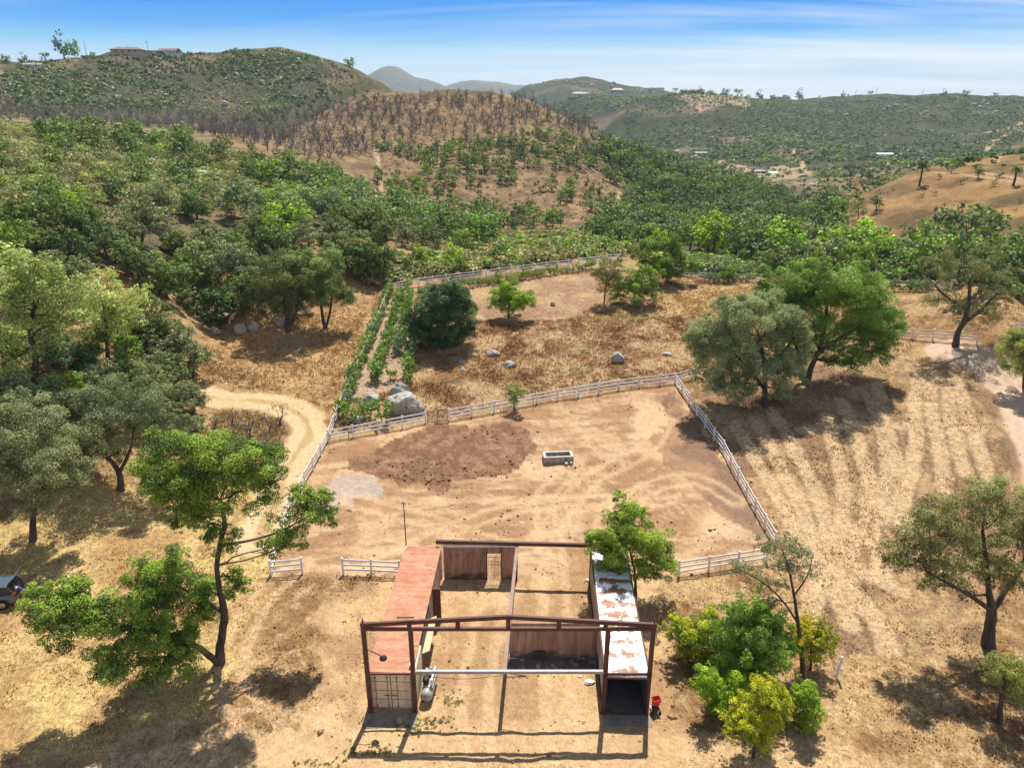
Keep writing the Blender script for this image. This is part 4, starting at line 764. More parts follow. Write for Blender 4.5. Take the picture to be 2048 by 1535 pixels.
for yy in np.arange(lo[1], hi[1], 5.6):
    for xx in np.arange(lo[0], hi[0], 5.0):
        x = xx+r_.normal()*1.1; y = yy+r_.normal()*1.3; a1 = np.array([x]); a2 = np.array([y])
        if inside(a1, a2, OX)[0] and nd < 295:
            if r_.random() < (.25 if x > -60 else .45): continue
            put('bare_tree', DEAD[r_.integers(5)], (x, y, float(height(x, y))), r_.uniform(.7, 1.3), r_.uniform(0, 6.28), 'dead grey leafless orchard tree on the crest of the centre hill', 'tree', 'dead trees on the orchard crest', False, sz=r_.uniform(.9, 1.7)); nd += 1
        elif inside(a1, a2, GX)[0] and ng < 290 and fbm(a1, a2, 1/22., 2, 71)[0] > (0.54 if x < -30 else (0.50 if y < 255 else 0.40)):
            k = r_.integers(3); put('orchard_tree', AVO[k], (x, y, float(height(x, y))), r_.uniform(.7, 1.6)*(1.1 if x > 8 else 1), r_.uniform(0, 6.28), ['dark green','fresh green','dull green'][k]+' young orchard tree in rows on the brown centre hill', 'tree', 'young orchard trees on the centre hill', False, sz=r_.uniform(.7,1.4)); ng += 1
print('dead', nd, 'orchard', ng)
def merged(name, meshes, spots, label, cat):
    Vs = []; Fs = []; b0 = 0; src = []
    for m_ in meshes:
        v = np.zeros(len(m_.vertices)*3, np.float32); m_.vertices.foreach_get('co', v); f = np.zeros(len(m_.polygons)*4, np.int32); m_.loops.foreach_get('vertex_index', f); src.append((v.reshape(-1, 3), f.reshape(-1, 4)))
    for x, y, s_ in spots:
        v, f = src[r_.integers(len(src))]; a_ = r_.uniform(0, 6.28); c_, n_ = math.cos(a_), math.sin(a_); Vs.append(np.stack([v[:,0]*c_-v[:,1]*n_, v[:,0]*n_+v[:,1]*c_, v[:,2]], 1)*s_+np.array([x, y, float(height(x, y))])); Fs.append(f+b0); b0 += len(v)
    o = link(name, mesh_np(name, np.concatenate(Vs), np.concatenate(Fs), None, True), None, DEADBARK); tag(o, label, cat, None, 'stuff')
merged('bare_grove', DEAD, [(x, y, r_.uniform(.7, 1.25)) for x, y in poisson([(-60,240),(0,195),(150,205),(330,215),(440,235),(420,265),(240,250),(100,245)], 4.6, 5000, r_)+poisson([(560,240),(760,200),(880,190),(1060,205),(1190,262),(1260,300),(1000,262),(800,245)], 4.2, 1500, r_)+poisson([(380,264),(480,240),(560,224),(700,214),(840,215),(860,262),(740,310),(620,315),(500,300)], 6.2, 1800, r_)], 'dense grey mass of bare burnt trees on the hill crests', 'dead trees')
for (x, y) in poisson([(520,215),(760,190),(800,200),(600,235),(480,250)], 7, 500, r_):
    put('orchard_tree', AVO[0], (x, y, float(height(x, y))), r_.uniform(.5, .9), 0, 'small dark survivor tree among dead trees on the hill crest', 'tree', 'survivor trees on the hill crest', False)
for px, py in ((430,845),(465,835),(500,862),(540,850),(455,870),(490,895),(530,885),(420,880),(560,835)):
    P = gp(px, py+12); put('twiggy_bush', DEAD[r_.integers(5)], P, r_.uniform(.38, .6), r_.uniform(0, 6.28), 'grey twiggy half dead bush inside the bend of the curved track', 'bush', 'twiggy bushes inside the track bend', False)
for k_ in range(16):
    P = gp(r_.uniform(1720, 2040), r_.uniform(352, 450)); put('shrub_tuft', AVO[2], P, r_.uniform(.15, .4), k_, 'small dry shrub dotting the brown knoll', 'shrub', 'shrubs on the brown knoll', False)
for px, py, rp in ((1580,410,15),(1690,398,10),(1720,398,11),(1610,395,14),(1560,385,12),(1905,335,14),(1960,345,15),(2000,350,8),(1740,352,14),(1690,352,10),(1650,352,12)):
    P, R = by_crown(px, py, rp, .8); put('bushy_tree', SM[1], P, R/3.6, px, 'dark tree on the rim of the brown knoll', 'tree', 'trees on the rim of the knoll', False)
P, R = by_crown(140, 482, 44); t = link('bare_tree', DEAD[1]); t.location = P; t.scale = (R/3.2,)*3; tag(t, 'fallen looking dead grey oak inside the left wood', 'tree')
# --- one merged mesh of many bushes
def bush_field(name, pts, rad, n_leaf, size, pals, label, cat, rng, group=None, flat=.75):
    Vs = []; Fs = []; Ks = []; base = 0
    for (x, y), r, z in zip(pts, rad, height(np.array([p[0] for p in pts]), np.array([p[1] for p in pts]))):
        lo, hi = PAL[pals[rng.integers(len(pals))]]; lo = np.array(lo); hi = np.array(hi); n = int(n_leaf*(0.6+0.8*rng.random()))
        m = 5; d = rng.normal(size=(m, 3)); d /= np.linalg.norm(d, axis=1)[:, None]; d[:, 2] = abs(d[:, 2]); sc = d*np.array([.55, .55, .45])*r; k = rng.integers(0, m, n)
        e = rng.normal(size=(n, 3)); e /= np.linalg.norm(e, axis=1)[:, None]; e[:, 2] = np.abs(e[:, 2])*0.9-0.1
        p = sc[k]+e*r*0.48*(0.6+0.5*rng.random(n))[:, None]; p[:, 2] = np.maximum(p[:, 2]*flat+r*.15, 0.02); nn = e+np.array([0, 0, .35])+rng.normal(size=(n, 3))*.35; nn /= np.linalg.norm(nn, axis=1)[:, None]
        v, f = quads(p+np.array([x, y, z]), nn, size*(0.6+0.4*min(r, 2.5)), rng, .7); t = np.clip(rng.random(n)*.5+.6*rng.random(m)[k]-.05, 0, 1); lo = lo*(q_ := rng.uniform(.65, 1.35)); hi = hi*q_; Vs.append(v); Fs.append(f+base); base += len(v); Ks.append(np.repeat(lo+(hi-lo)*t[:, None], 4, 0))
    me = mesh_np(name, np.concatenate(Vs), np.concatenate(Fs), np.concatenate(Ks)); o = link(name, me, None, LEAF); tag(o, label, cat, group, 'stuff'); return o
pts = [(x, y) for x, y in poisson([(-260,470),(0,480),(100,470),(300,440),(420,430),(600,440),(740,470),(770,440),(640,400),(560,330),(420,310),(250,270),(0,255),(-260,240)], 2.2, 60000, r_)]
print('chaparral', len(pts)); bush_field('chaparral', pts, np.exp(r_.normal(.72, .38, len(pts))), 190, .27, ['scrub','olive','olive','oak','green','oak','scrub','grayoak'], 'olive green chaparral scrub covering the left hillside', 'scrub', r_)
bf = np.array([tuple(gp(*p))[:2] for p in ((780,583),(850,571),(990,553),(1120,536),(1240,521),(1290,540),(1410,562),(1522,564),(1700,566),(1850,578),(1920,588))]); bf = smooth_pts(bf, 40); bn = np.gradient(bf, axis=0); bn = np.stack([-bn[:,1], bn[:,0]], 1); bn /= np.linalg.norm(bn, axis=1)[:, None]
o1 = r_.uniform(4.2, 17, (len(bf), 2)); BR = [(bf[i,0]+bn[i,0]*o1[i,k]+r_.normal(), bf[i,1]+bn[i,1]*o1[i,k]+r_.normal()) for i in range(len(bf)) for k in (0, 1)]
nl_ = int(len(BR)*.5); bush_field('brush', BR[:nl_], r_.uniform(1.2, 2.6, nl_), 130, .40, ['olive','scrub','olive','scrub','green','oak'], 'yellow green brush massed behind the back fence', 'brush', r_)
bush_field('brush', BR[nl_:], r_.uniform(1.2, 2.8, len(BR)-nl_), 130, .40, ['green','oak','oak','green','olive'], 'fresh green brush massed behind the right part of the back fence', 'brush', r_)
pts = [p for q, d, n in ((CREEK, 3.0, 12000), (FLANK, 3.4, 9000), (DRAW, 3.4, 6000), (SLOPEW, 3.5, 4000), ([(820,545),(1000,500),(1230,480),(1230,510),(1000,532)], 2.2, 4000), ([(930,490),(980,468),(1100,462),(1190,452),(1250,480),(1250,505),(1100,508),(940,515)], 2.6, 3000)) for p in poisson(q, d, n, r_, excl=(PADD,))]
print('under', len(pts)); bush_field('undergrowth', pts, r_.uniform(.8, 2.0, len(pts)), 55, .45, ['oak','green','dark','willow','scrub','lime'], 'low green undergrowth between the creek and hillside trees', 'undergrowth', r_)
pts = [p for q, d, n in (([(1180,290),(1260,200),(1500,195),(2060,197),(2060,330),(1900,340),(1640,400),(1500,380),(1300,310)], 4.6, 90000), ([(-120,200),(60,126),(240,108),(470,102),(560,98),(640,118),(745,164),(600,210),(350,215),(100,212)], 2.8, 70000), ([(1030,185),(1110,164),(1190,158),(1300,182),(1240,195)], 9, 6000)) for p in poisson(q, d, n, r_)]
pa = np.array(pts); fd = .6*fbm(pa[:,0], pa[:,1], 1/55., 4, 91)+.4*fbm(pa[:,0], pa[:,1], 1/16., 2, 92); pts = pa[(r_.random(len(pa)) < sstep(.32, .50, fd)*.93+.07)].tolist()
print('far scrub', len(pts)); bush_field('distant_scrub', pts, np.exp(r_.normal(.55, .42, len(pts)))*(1+.3*(np.hypot(*np.array(pts).T) > 700)), 17, 1.1, ['dark','oak','dark','grayoak','olive','dark'], 'dull green scrub speckling the far hillsides', 'scrub', r_)
pts = poisson([(480,250),(560,215),(800,192),(1060,206),(1190,266),(1270,320),(1240,430),(1000,470),(800,410),(735,310),(560,300)], 2.4, 9000, r_)
bush_field('dry_scrub', pts, np.exp(r_.normal(-.55, .4, len(pts))), 34, .34, ['olive','scrub','gray','olive','gray'], 'dry grey brown scrub and weeds between the orchard trees', 'scrub', r_)
# young shrubs in the strip rows and along the back fence
SHR = [joined('shrub', *arch('shrub', 150+i, p, R=0.8, Hc=0.85, n=9, size=.2, dens=.8, twigs=1, sub=9, flat=1.1)) for i, p in enumerate(('shrub', 'teal', 'lime'))]
def row(a, b, n, lab, grp, s0, s1, wob=.14):
    for t in np.linspace(0, 1, n):
        px = a[0]+(b[0]-a[0])*t; py = a[1]+(b[1]-a[1])*t; P = gp(px, py); k = r_.integers(3); s = r_.uniform(s0, s1)
        put('shrub', SHR[k], (P.x+r_.normal()*wob, P.y+r_.normal()*wob, P.z), s, r_.uniform(0, 6.28), f'{["green","blue green","light green"][k]} young shrub in {lab}', 'shrub', grp, False, sz=s*r_.uniform(.85, 1.5))
for i, (a, b, n) in enumerate((((697,795),(782,582),36),((752,768),(802,592),34),((795,712),(822,590),22),((814,766),(826,690),12))):
    row(a, b, n, ['the row nearest the long fence','the second row from the long fence','the third row, just left of the dark oak','the short row in front of the dark oak'][i], 'shrub rows in the paddock strip', .85, 1.3)
row((940,576),(1240,530), 32, 'the line along the back fence', 'shrubs along the back fence', .75, 1.1, .3); row((1415,566),(1500,566), 9, 'the line left of the big corner oak', 'shrubs along the back fence', .8, 1.2); row((1775,582),(1850,584), 9, 'the line right of the big corner oak', 'shrubs along the back fence', .8, 1.2)
for px, py, s in ((683,835,1.7),(705,850,1.5),(735,838,1.5),(768,845,1.8),(700,815,1.5),(782,760,1.3),(800,600,1.2)):
    P = gp(px, py); put('shrub', SHR[int(px) % 3], P, s, px, {683:'leafy shrub in the fence corner left of the boulders',705:'shrub nearest the crossing fence left of the boulders',735:'shrub in front of the smaller boulder',768:'bushiest shrub in front of the gap between the boulders',700:'shrub behind the corner shrub by the boulders',782:'shrub growing up behind the larger boulder',800:'tall shrub at the top end of the strip rows'}[px], 'shrub', None, False)
# dry grass tufts
def grass():
    rng = np.random.default_rng(5); pts = []
    n = 150000; r = np.sqrt(rng.uniform(24**2, 125**2, n)); a = rng.uniform(-.8, .8, n); x = r*np.sin(a); y = r*np.cos(a)
    bare = inside(x, y, ZP['corral']) | inside(x, y, ZP['redsoil']) | inside(x, y, ZP['strip']) | (dist_line(x, y, ROAD) < 4) | (dist_line(x, y, TRACK) < 2.4) | (dist_line(x, y, FRONT) < 2.5)
    dens = sstep(.38, .6, fbm(x, y, .3, 3, 81)); tall = inside(x, y, ZP['field']) | inside(x, y, ZP['track_grass']) | inside(x, y, ZP['leftbrown']); dens = np.where(tall, .4+.6*dens, dens*.45); dens = np.where(inside(x, y, ZP['yard']), dens*.25, dens)
    k = (~bare) & (rng.random(n) < dens) & ~((x > -8.5) & (x < 8.5) & (y > 31) & (y < 45)); x, y, tall = x[k], y[k], tall[k]; n = len(x); z = height(x, y)
    c = ground_color(x, y, False)*np.array([1.08, 1.08, 1.02]); nb = 5; h = np.where(tall, .21, .11)*(.6+.8*rng.random(n)); V = []; K = []
    for b in range(nb):
        t = rng.uniform(0, 6.28, n); l = rng.uniform(.2, .9, n)*h; w_ = .03+.05*rng.random(n); ox = x+rng.normal(size=n)*.16; oy = y+rng.normal(size=n)*.16
        V.append(np.stack([np.stack([ox-w_*np.sin(t), oy+w_*np.cos(t), z-.02], 1), np.stack([ox+w_*np.sin(t), oy-w_*np.cos(t), z-.02], 1), np.stack([ox+l*np.cos(t), oy+l*np.sin(t), z+h], 1)], 1)); K.append(np.repeat((c*(.7+.7*rng.random(n))[:, None])[:, None, :], 3, 1))
    V = np.concatenate(V).reshape(-1, 3); K = np.concatenate(K).reshape(-1, 3); o = link('dry_grass', mesh_np('dry_grass', V, np.arange(len(V)).reshape(-1, 3), np.clip(K, 0, .8)), None, STRAW); tag(o, 'tufts of dry golden and brown grass over the paddock and field', 'grass', None, 'stuff'); print('tufts', n)
grass()
ul = poisson([(-120,205),(60,126),(240,108),(470,102),(560,98),(640,118),(745,164),(640,215),(350,222),(100,218)], 2.6, 90000, r_); ul = [p for p in ul if math.hypot(*p) > 430]
bush_field('hill_scrub', ul, np.exp(r_.normal(.15, .4, len(ul))), 16, .62, ['scrub','grayoak','dark','olive','gray','oak'], 'grey green scrub matting the ridge below the houses at upper left', 'scrub', r_); print('hill scrub', len(ul))
for x, y in poisson([(620,225),(800,200),(1040,212),(1180,265),(1230,300),(960,300),(700,300)], 7.5, 900, r_):
    if r_.random() < .5: put('orchard_tree', AVO[r_.integers(3)], (x, y, float(height(x, y))), r_.uniform(.4, .95), r_.uniform(0, 6.28), 'small dark survivor tree among dead trees on the hill crest', 'tree', 'survivor trees on the hill crest', False)
def clods():
    rng = np.random.default_rng(8); n = 26000; r = np.sqrt(rng.uniform(25**2, 95**2, n)); a = rng.uniform(-.72, .72, n); x = r*np.sin(a); y = r*np.cos(a)
    soil = inside(x, y, ZP['soil']); p = np.where(soil, .9, np.where(inside(x, y, ZP['corral']) | inside(x, y, ZP['yard']), .45, .3))*sstep(.3, .6, fbm(x, y, .4, 3, 95)); k = (rng.random(n) < p) & ~((x > -8.5) & (x < 8.5) & (y > 31) & (y < 34)); x, y = x[k], y[k]; n = len(x); z = height(x, y)
    s = np.exp(rng.normal(-3.0, .45, n))*np.where(soil[k], 1.5, 1.0); o = np.array([[1,0,0],[0,1,0],[-1,0,0],[0,-1,0],[0,0,.8],[0,0,-.5]]); V = o[None]*s[:,None,None]*(1+.5*rng.normal(size=(n,6,1))*.5)
    t = rng.uniform(0, 6.28, n); c_, s_ = np.cos(t)[:,None], np.sin(t)[:,None]; V = np.stack([V[...,0]*c_-V[...,1]*s_+x[:,None], V[...,0]*s_+V[...,1]*c_+y[:,None], V[...,2]+z[:,None]+.02], -1).reshape(-1, 3)
    f = np.array([[0,1,4],[1,2,4],[2,3,4],[3,0,4],[1,0,5],[2,1,5],[3,2,5],[0,3,5]]); F = (f[None]+(np.arange(n)*6)[:,None,None]).reshape(-1, 3)
    c = ground_color(x, y, False)*np.where(rng.random(n) < .3, 1.25, .62)[:,None]; o = link('clods', mesh_np('clods', V, F, np.repeat(np.clip(c, 0, .8), 6, 0)), None, STRAW); tag(o, 'small clods, stones and dung littering the bare dirt', 'clods', None, 'stuff')
clods()
def weeds():
    rng = np.random.default_rng(9); P = []
    for px, py, w_, h_, n in ((840,1455,55,14,60),(755,1500,40,14,45),(905,1395,30,18,40),(705,1505,14,10,14),(870,1440,40,10,30),(640,1525,60,10,30),(745,1150,14,8,16),(1200,640,30,10,10),(1680,720,80,12,20),(700,690,14,30,40),(560,815,40,8,20)):
        for _ in range(n): P.append(gp(px+rng.normal()*w_*.5, py+rng.normal()*h_*.5))
    P = np.array(P); bush_field('weeds', P[:, :2].tolist(), rng.uniform(.06, .15, len(P)), 20, .10, ['olive','scrub','scrub','oak'], 'low green and brown weeds sprouting in the yard and along fences', 'weeds', rng)
weeds()
far_pts = poisson([(1085,207),(1340,191),(1335,203),(1200,224),(1090,218)], 6, 4000, r_); bush_field('far_grove', far_pts, r_.uniform(2.6, 4.0, len(far_pts)), 22, 1.3, ['oak','dark','green'], 'dark green planted grove below the far ridge houses', 'grove', r_)
fp = poisson([(1300,330),(1380,300),(1450,285),(1560,262),(1640,262),(1720,300),(1900,322),(1960,330),(1700,372),(1560,362),(1450,352),(1400,330)], 8, 5000, r_); fp = [p for p in fp if fbm(np.array([p[0]]), np.array([p[1]]), 1/60., 3, 97)[0] > .47]; bush_field('far_woodland', fp, np.exp(r_.normal(1.25, .35, len(fp))), 40, 1.2, ['oak','dark','grayoak','green'], 'scattered oak woodland of the far valley floor', 'woodland', r_)
fp = poisson([(1330,335),(1390,320),(1480,340),(1490,352),(1400,352)], 7, 600, r_); bush_field('young_grove', fp, r_.uniform(.8, 1.3, len(fp)), 20, .8, ['oak','dark'], 'rows of tiny dark trees on the bare far valley slope', 'grove', r_)
for k_ in range(26):
    px = r_.uniform(1340, 1700) if k_ < 18 else r_.uniform(1060, 1330); P = gp_sky(px, 182 if k_ < 18 else 186); R = r_.uniform(2.5, 5.5); P.z -= R*.35; put('ridge_tree', SM[k_ % 3], P, R/3.6, k_, 'low dark tree in the line of trees along the far ridge', 'tree', 'trees along the far ridge line', False)
# palms and cypresses
def palm(P, h, r, label, group=None, seed=0):
    rng = np.random.default_rng(seed); t = thing('palm_tree', label, 'palm tree', P, 0, group)
    V, F = np_tubes([(np.array([[0,0,-.3],[.1,0,h*.5],[0,.1,h]]), np.array([.32,.24,.22]))], 8); me = mesh_np('palm_trunk', V, F, None, True); me.materials.append(BARK); link('trunk', me, t)
    C = []; Nn = []
    for k in range(34):
        a = rng.uniform(0, 6.28); el = rng.uniform(-.5, 1.2)
        for u in np.linspace(.15, 1, 8):
            p = np.array([math.cos(a)*math.cos(el), math.sin(a)*math.cos(el), math.sin(el)])*r*u + np.array([0, 0, h-.5*r*u*u]); C.append(p); Nn.append(rng.normal(size=3))
    C = np.array(C); Nn = np.array(Nn); Nn /= np.linalg.norm(Nn, axis=1)[:, None]; v, f = quads(C, Nn, r*.42, rng, .3); lo, hi = PAL['dark']; me = mesh_np('palm_crown', v, f, np.repeat(np.array(lo)+(np.array(hi)-np.array(lo))*rng.random(len(C))[:, None], 4, 0)); me.materials.append(LEAF); link('crown', me, t)
for i, (px, py, top, lab) in enumerate(((1640,492,450,'left palm of the three palms in the creek wood'),(1660,492,447,'middle and tallest palm of the three in the creek wood'),(1672,490,452,'right palm of the three palms in the creek wood'),(1838,372,325,'single shaggy palm on the brown knoll skyline'),(2026,372,335,'leaning palm at the right end of the brown knoll'))):
    P = gp(px, py); h = (py-top)*depth_of(P)/FPX*1.02; palm(P, h*.85, h*.30, lab, None, i)
for px, py, top, lab in ((1700,362,320,'taller of two dark cypresses in the far valley'),(1723,362,330,'shorter of two dark cypresses in the far valley'),(2018,300,285,'dark upright tree on the far slope at right')):
    P = gp(px, py); h = (py-top)*depth_of(P)/FPX; o = put('cypress_tree', AVO[0], P, h/9, 0, lab, 'tree', None, False, sz=h/4.4)
# skyline trees of the far ridges
SKY = [(130,108,21,'tall wispy eucalyptus on the left skyline, tallest of the skyline trees'),(150,108,18,'second eucalyptus beside the tallest one on the left skyline'),(92,118,12,'skyline tree left of the eucalyptus pair'),(45,126,14,'round tree by the white house at the far left'),(12,124,13,'tree on the skyline at the left edge'),(187,107,7,'small round tree left of the ridge house'),(472,106,7,'small dark tree on the skyline right of the ridge house'),(700,130,16,'dark tree pair on the shoulder of the left hill'),(680,150,12,'tree below the dark pair on the left hill shoulder'),
  (420,160,9,'dark tree on the slope below the small ridge house'),(360,160,8,'tree on the slope below the white ridge house'),(440,130,7,'dark bush tree on the bare face of the left hill'),(1600,192,14,'umbrella shaped tree on the far right skyline'),(1300,183,8,'tree beside the houses on the far skyline'),(1350,186,8,'tree left of the long house on the far skyline'),(1398,184,9,'tree at the end of the long house on the far skyline'),(1450,190,12,'dark skyline tree right of the long house'),(1475,192,12,'second dark skyline tree right of the long house'),(1520,192,12,'skyline tree left of the umbrella tree'),(1545,193,8,'small skyline tree left of the umbrella tree'),(1740,192,8,'dark skyline tree right of centre of the far ridge'),(1885,192,10,'first of the dark trees at the right end of the far ridge'),(1930,192,11,'biggest of the dark trees at the right end of the far ridge'),(1990,194,7,'last small tree at the right end of the far ridge')]
for i, (px, py, rp, lab) in enumerate(SKY):
    P = gp_sky(px, py+1); d = depth_of(P); R = rp*d/FPX; P.z -= R*.45; put('skyline_tree', SM[1+(i % 3)], P, R/3.6*.85, i, lab, 'tree', None, False, sz=R/3.6*(1.5 if i < 2 else 1.0))
# ------------------------------------------------------------------ fences
WHITE = mat_mottled('white_vinyl', (0.74,0.72,0.73), (0.84,0.82,0.82), scale=2, rough=0.45, bump=0.0, fine=0.06, spots=(0.45,0.36,0.27), spot_scale=3.5, spot_cut=0.60, spot_soft=.2)
RUSTY = mat_mottled('rust_primer_steel', (0.065,0.020,0.014), (0.12,0.038,0.026), scale=2.5, rough=0.6, bump=0.1, spots=(0.17,0.07,0.04), spot_scale=7, spot_cut=.62)
DARKIRON = mat_mottled('dark_iron', (0.02,0.017,0.015), (0.05,0.035,0.028), scale=6, rough=0.6)
def fence(pts, label, group=None, step=2.44, drop_last=False):
    """pts: ground points; posts every bay, three rails following the ground"""
    P = np.array([(p[0], p[1]) for p in pts]); seg = np.hypot(*np.diff(P, axis=0).T); cum = np.concatenate([[0], np.cumsum(seg)]); n = max(1, round(cum[-1]/step))
    ts = np.linspace(0, cum[-1], n+1); X = np.interp(ts, cum, P[:,0]); Y = np.interp(ts, cum, P[:,1]); Z = height(X, Y); rng = np.random.default_rng(int(abs(X[0]*7+Y[0]*13)))
    o = Vector((X[0], Y[0], Z[0])); t = thing('rail_fence', label, 'fence', o, 0, group)
    # every post leans its own little way
    for i in range(n+1):
        m = MB(); s_ = .066; h = 1.42+rng.normal()*.012
        m.box(-s_, s_, -s_, s_, -.25, h); m.add([(-s_-.012,-s_-.012,h),(s_+.012,-s_-.012,h),(s_+.012,s_+.012,h),(-s_-.012,s_+.012,h),(0,0,h+.06)], [(0,1,4),(1,2,4),(2,3,4),(3,0,4),(3,2,1,0)])
        p = m.build('post', WHITE, t); p.location = (X[i]-o.x, Y[i]-o.y, Z[i]-o.z); d = (X[min(i+1,n)]-X[max(i-1,0)], Y[min(i+1,n)]-Y[max(i-1,0)])
        p.rotation_euler = (rng.normal()*.018, rng.normal()*.018, math.atan2(d[1], d[0]))
    for hh in (.42, .83, 1.24):
        m = MB(); dz = rng.normal(size=n+1)*.012
        for i in range(n):
            m.bar((X[i]-o.x, Y[i]-o.y, Z[i]-o.z+hh+dz[i]), (X[i+1]-o.x, Y[i+1]-o.y, Z[i+1]-o.z+hh+dz[i+1]), .045, .14)
        m.build('rail', WHITE, t, recalc=False)
    return t
g2 = lambda *q: [tuple(gp(*p)[:2]) for p in q]
CORNER = g2((657, 884))[0]; CORNR = g2((1349, 768))[0]; FARL = g2((780, 583))[0]
fence(g2((545,1146),(575,1040),(607,975))+[CORNER], 'white rail fence behind the tall split oak, left side of the lower paddock')
fence([CORNER]+g2((690,800),(735,700))+[FARL], 'long white rail fence between the dry slope and the shrub rows')
fence([FARL]+g2((850,571),(990,553),(1120,536),(1240,521)), 'white rail fence along the back of the paddock before the yellow green brush')
fence(g2((1290,540),(1410,562),(1522,564)), 'short visible run of white back fence left of the big corner oak')
fence(g2((1700,566),(1764,574),(1850,578),(1900,584)), 'far run of white back fence right of the big corner oak')
fence([CORNER]+g2((760,864),(852,847)), 'white crossing fence left of the wire gate, in front of the boulders')
fence(g2((899,841),(1100,803),(1250,778))+[CORNR]+g2((1392,756)), 'white crossing fence right of the wire gate, with the sapling growing at it')
fence([CORNR]+g2((1445,905),(1549,1093)), 'white rail fence slanting down the right side of the lower paddock')
fence(g2((1357,1152),(1440,1139),(1532,1124)), 'short white fence between the slanting fence and the round tree', step=2.3)
fence(g2((687,1147),(800,1152)), 'two bay white fence butting against the red roofed container', step=2.0)
fence(g2((543,1152),(605,1146)), 'single bay white fence piece beside the tall split oak', step=2.0)
fence(g2((1783,674),(1812,677),(1953,687)), 'short white fence behind the leaning thin oak')
fence(g2((2028,667),(2080,670)), 'white fence end cut by the right edge beyond the road')
def wire_gate():
    a = gp(856, 846); b = gp(895, 842); t = thing('wire_gate', 'brown wire stock gate between the two crossing fences', 'gate', a); d = b-a; L = d.length; d.normalize()
    m = MB()
    for u in (0, .5, 1): m.tube([d*L*u+Vector((0,0,-.2)), d*L*u+Vector((0,0,1.45))], .035, 6)
    m.tube([Vector((0,0,1.4)), d*L+Vector((0,0,1.42))], .03, 6); m.tube([Vector((0,0,.12)), d*L+Vector((0,0,.12))], .025, 6); m.build('gate_frame', DARKIRON, t)
    m = MB()
    for k in range(1, 24): m.tube([d*L*k/24+Vector((0,0,.12)), d*L*k/24+Vector((0,0,1.4))], .012, 4)
    for k in range(1, 6): m.tube([Vector((0,0,.12+k*.21)), d*L+Vector((0,0,.12+k*.21))], .01, 4)
    m.build('wire_mesh', mat_mottled('rusty_wire', (0.10,0.06,0.03), (0.2,0.13,0.07), rough=.7), t)
wire_gate()
# thin dark steel stakes standing along the crossing fence
for px, py, lab in ((698,883,'thin steel stake at the left end of the crossing fence'),(775,864,'thin steel stake in the middle of the left crossing fence'),(1066,820,'dark steel stake just right of the sapling'),(660,890,'dark stake at the fence corner by the curved track')):
    P = gp(px, py); m = MB(); m.bar((0,0,-.2), (0,0,1.35), .05, .012, (1,0,0)); m.bar((0,0,-.2), (0,0,1.35), .012, .05, (1,0,0)); o = m.build('steel_stake', DARKIRON); o.location = P; tag(o, lab, 'stake')
# ------------------------------------------------------------------ shipping containers
YAW = math.radians(-2.2); Q = lambda x, y: Vector((x*math.cos(YAW)-y*math.sin(YAW), x*math.sin(YAW)+y*math.cos(YAW), 0))
REDROOF = mat_mottled('rusted_red_roof', (0.37,0.125,0.058), (0.53,0.265,0.16), scale=0.9, rough=0.75, spots=(0.17,0.08,0.055), spot_scale=2.0, spot_cut=.585, spot_soft=.12, stretch=(1,2.2,1), bump=.15)
BEIGE = mat_mottled('beige_paint', (0.66,0.50,0.31), (0.76,0.60,0.39), scale=1.2, rough=.6, spots=(0.13,0.045,0.025), spot_scale=2.6, spot_cut=.665, spot_soft=.03, bump=.05)
TANSIDE = mat_mottled('weathered_tan_steel', (0.36,0.27,0.19), (0.47,0.37,0.27), scale=1.5, rough=.65, spots=(0.16,0.075,0.045), spot_scale=3, spot_cut=.62, stretch=(1,1,.4))
SEAM = mat_mottled('rust_seam', (0.07,0.028,0.018), (0.14,0.055,0.03), scale=5, rough=.8)
INNER = mat_mottled('dark_container_inside', (0.05,0.047,0.045), (0.12,0.11,0.10), scale=1.5, rough=.9)
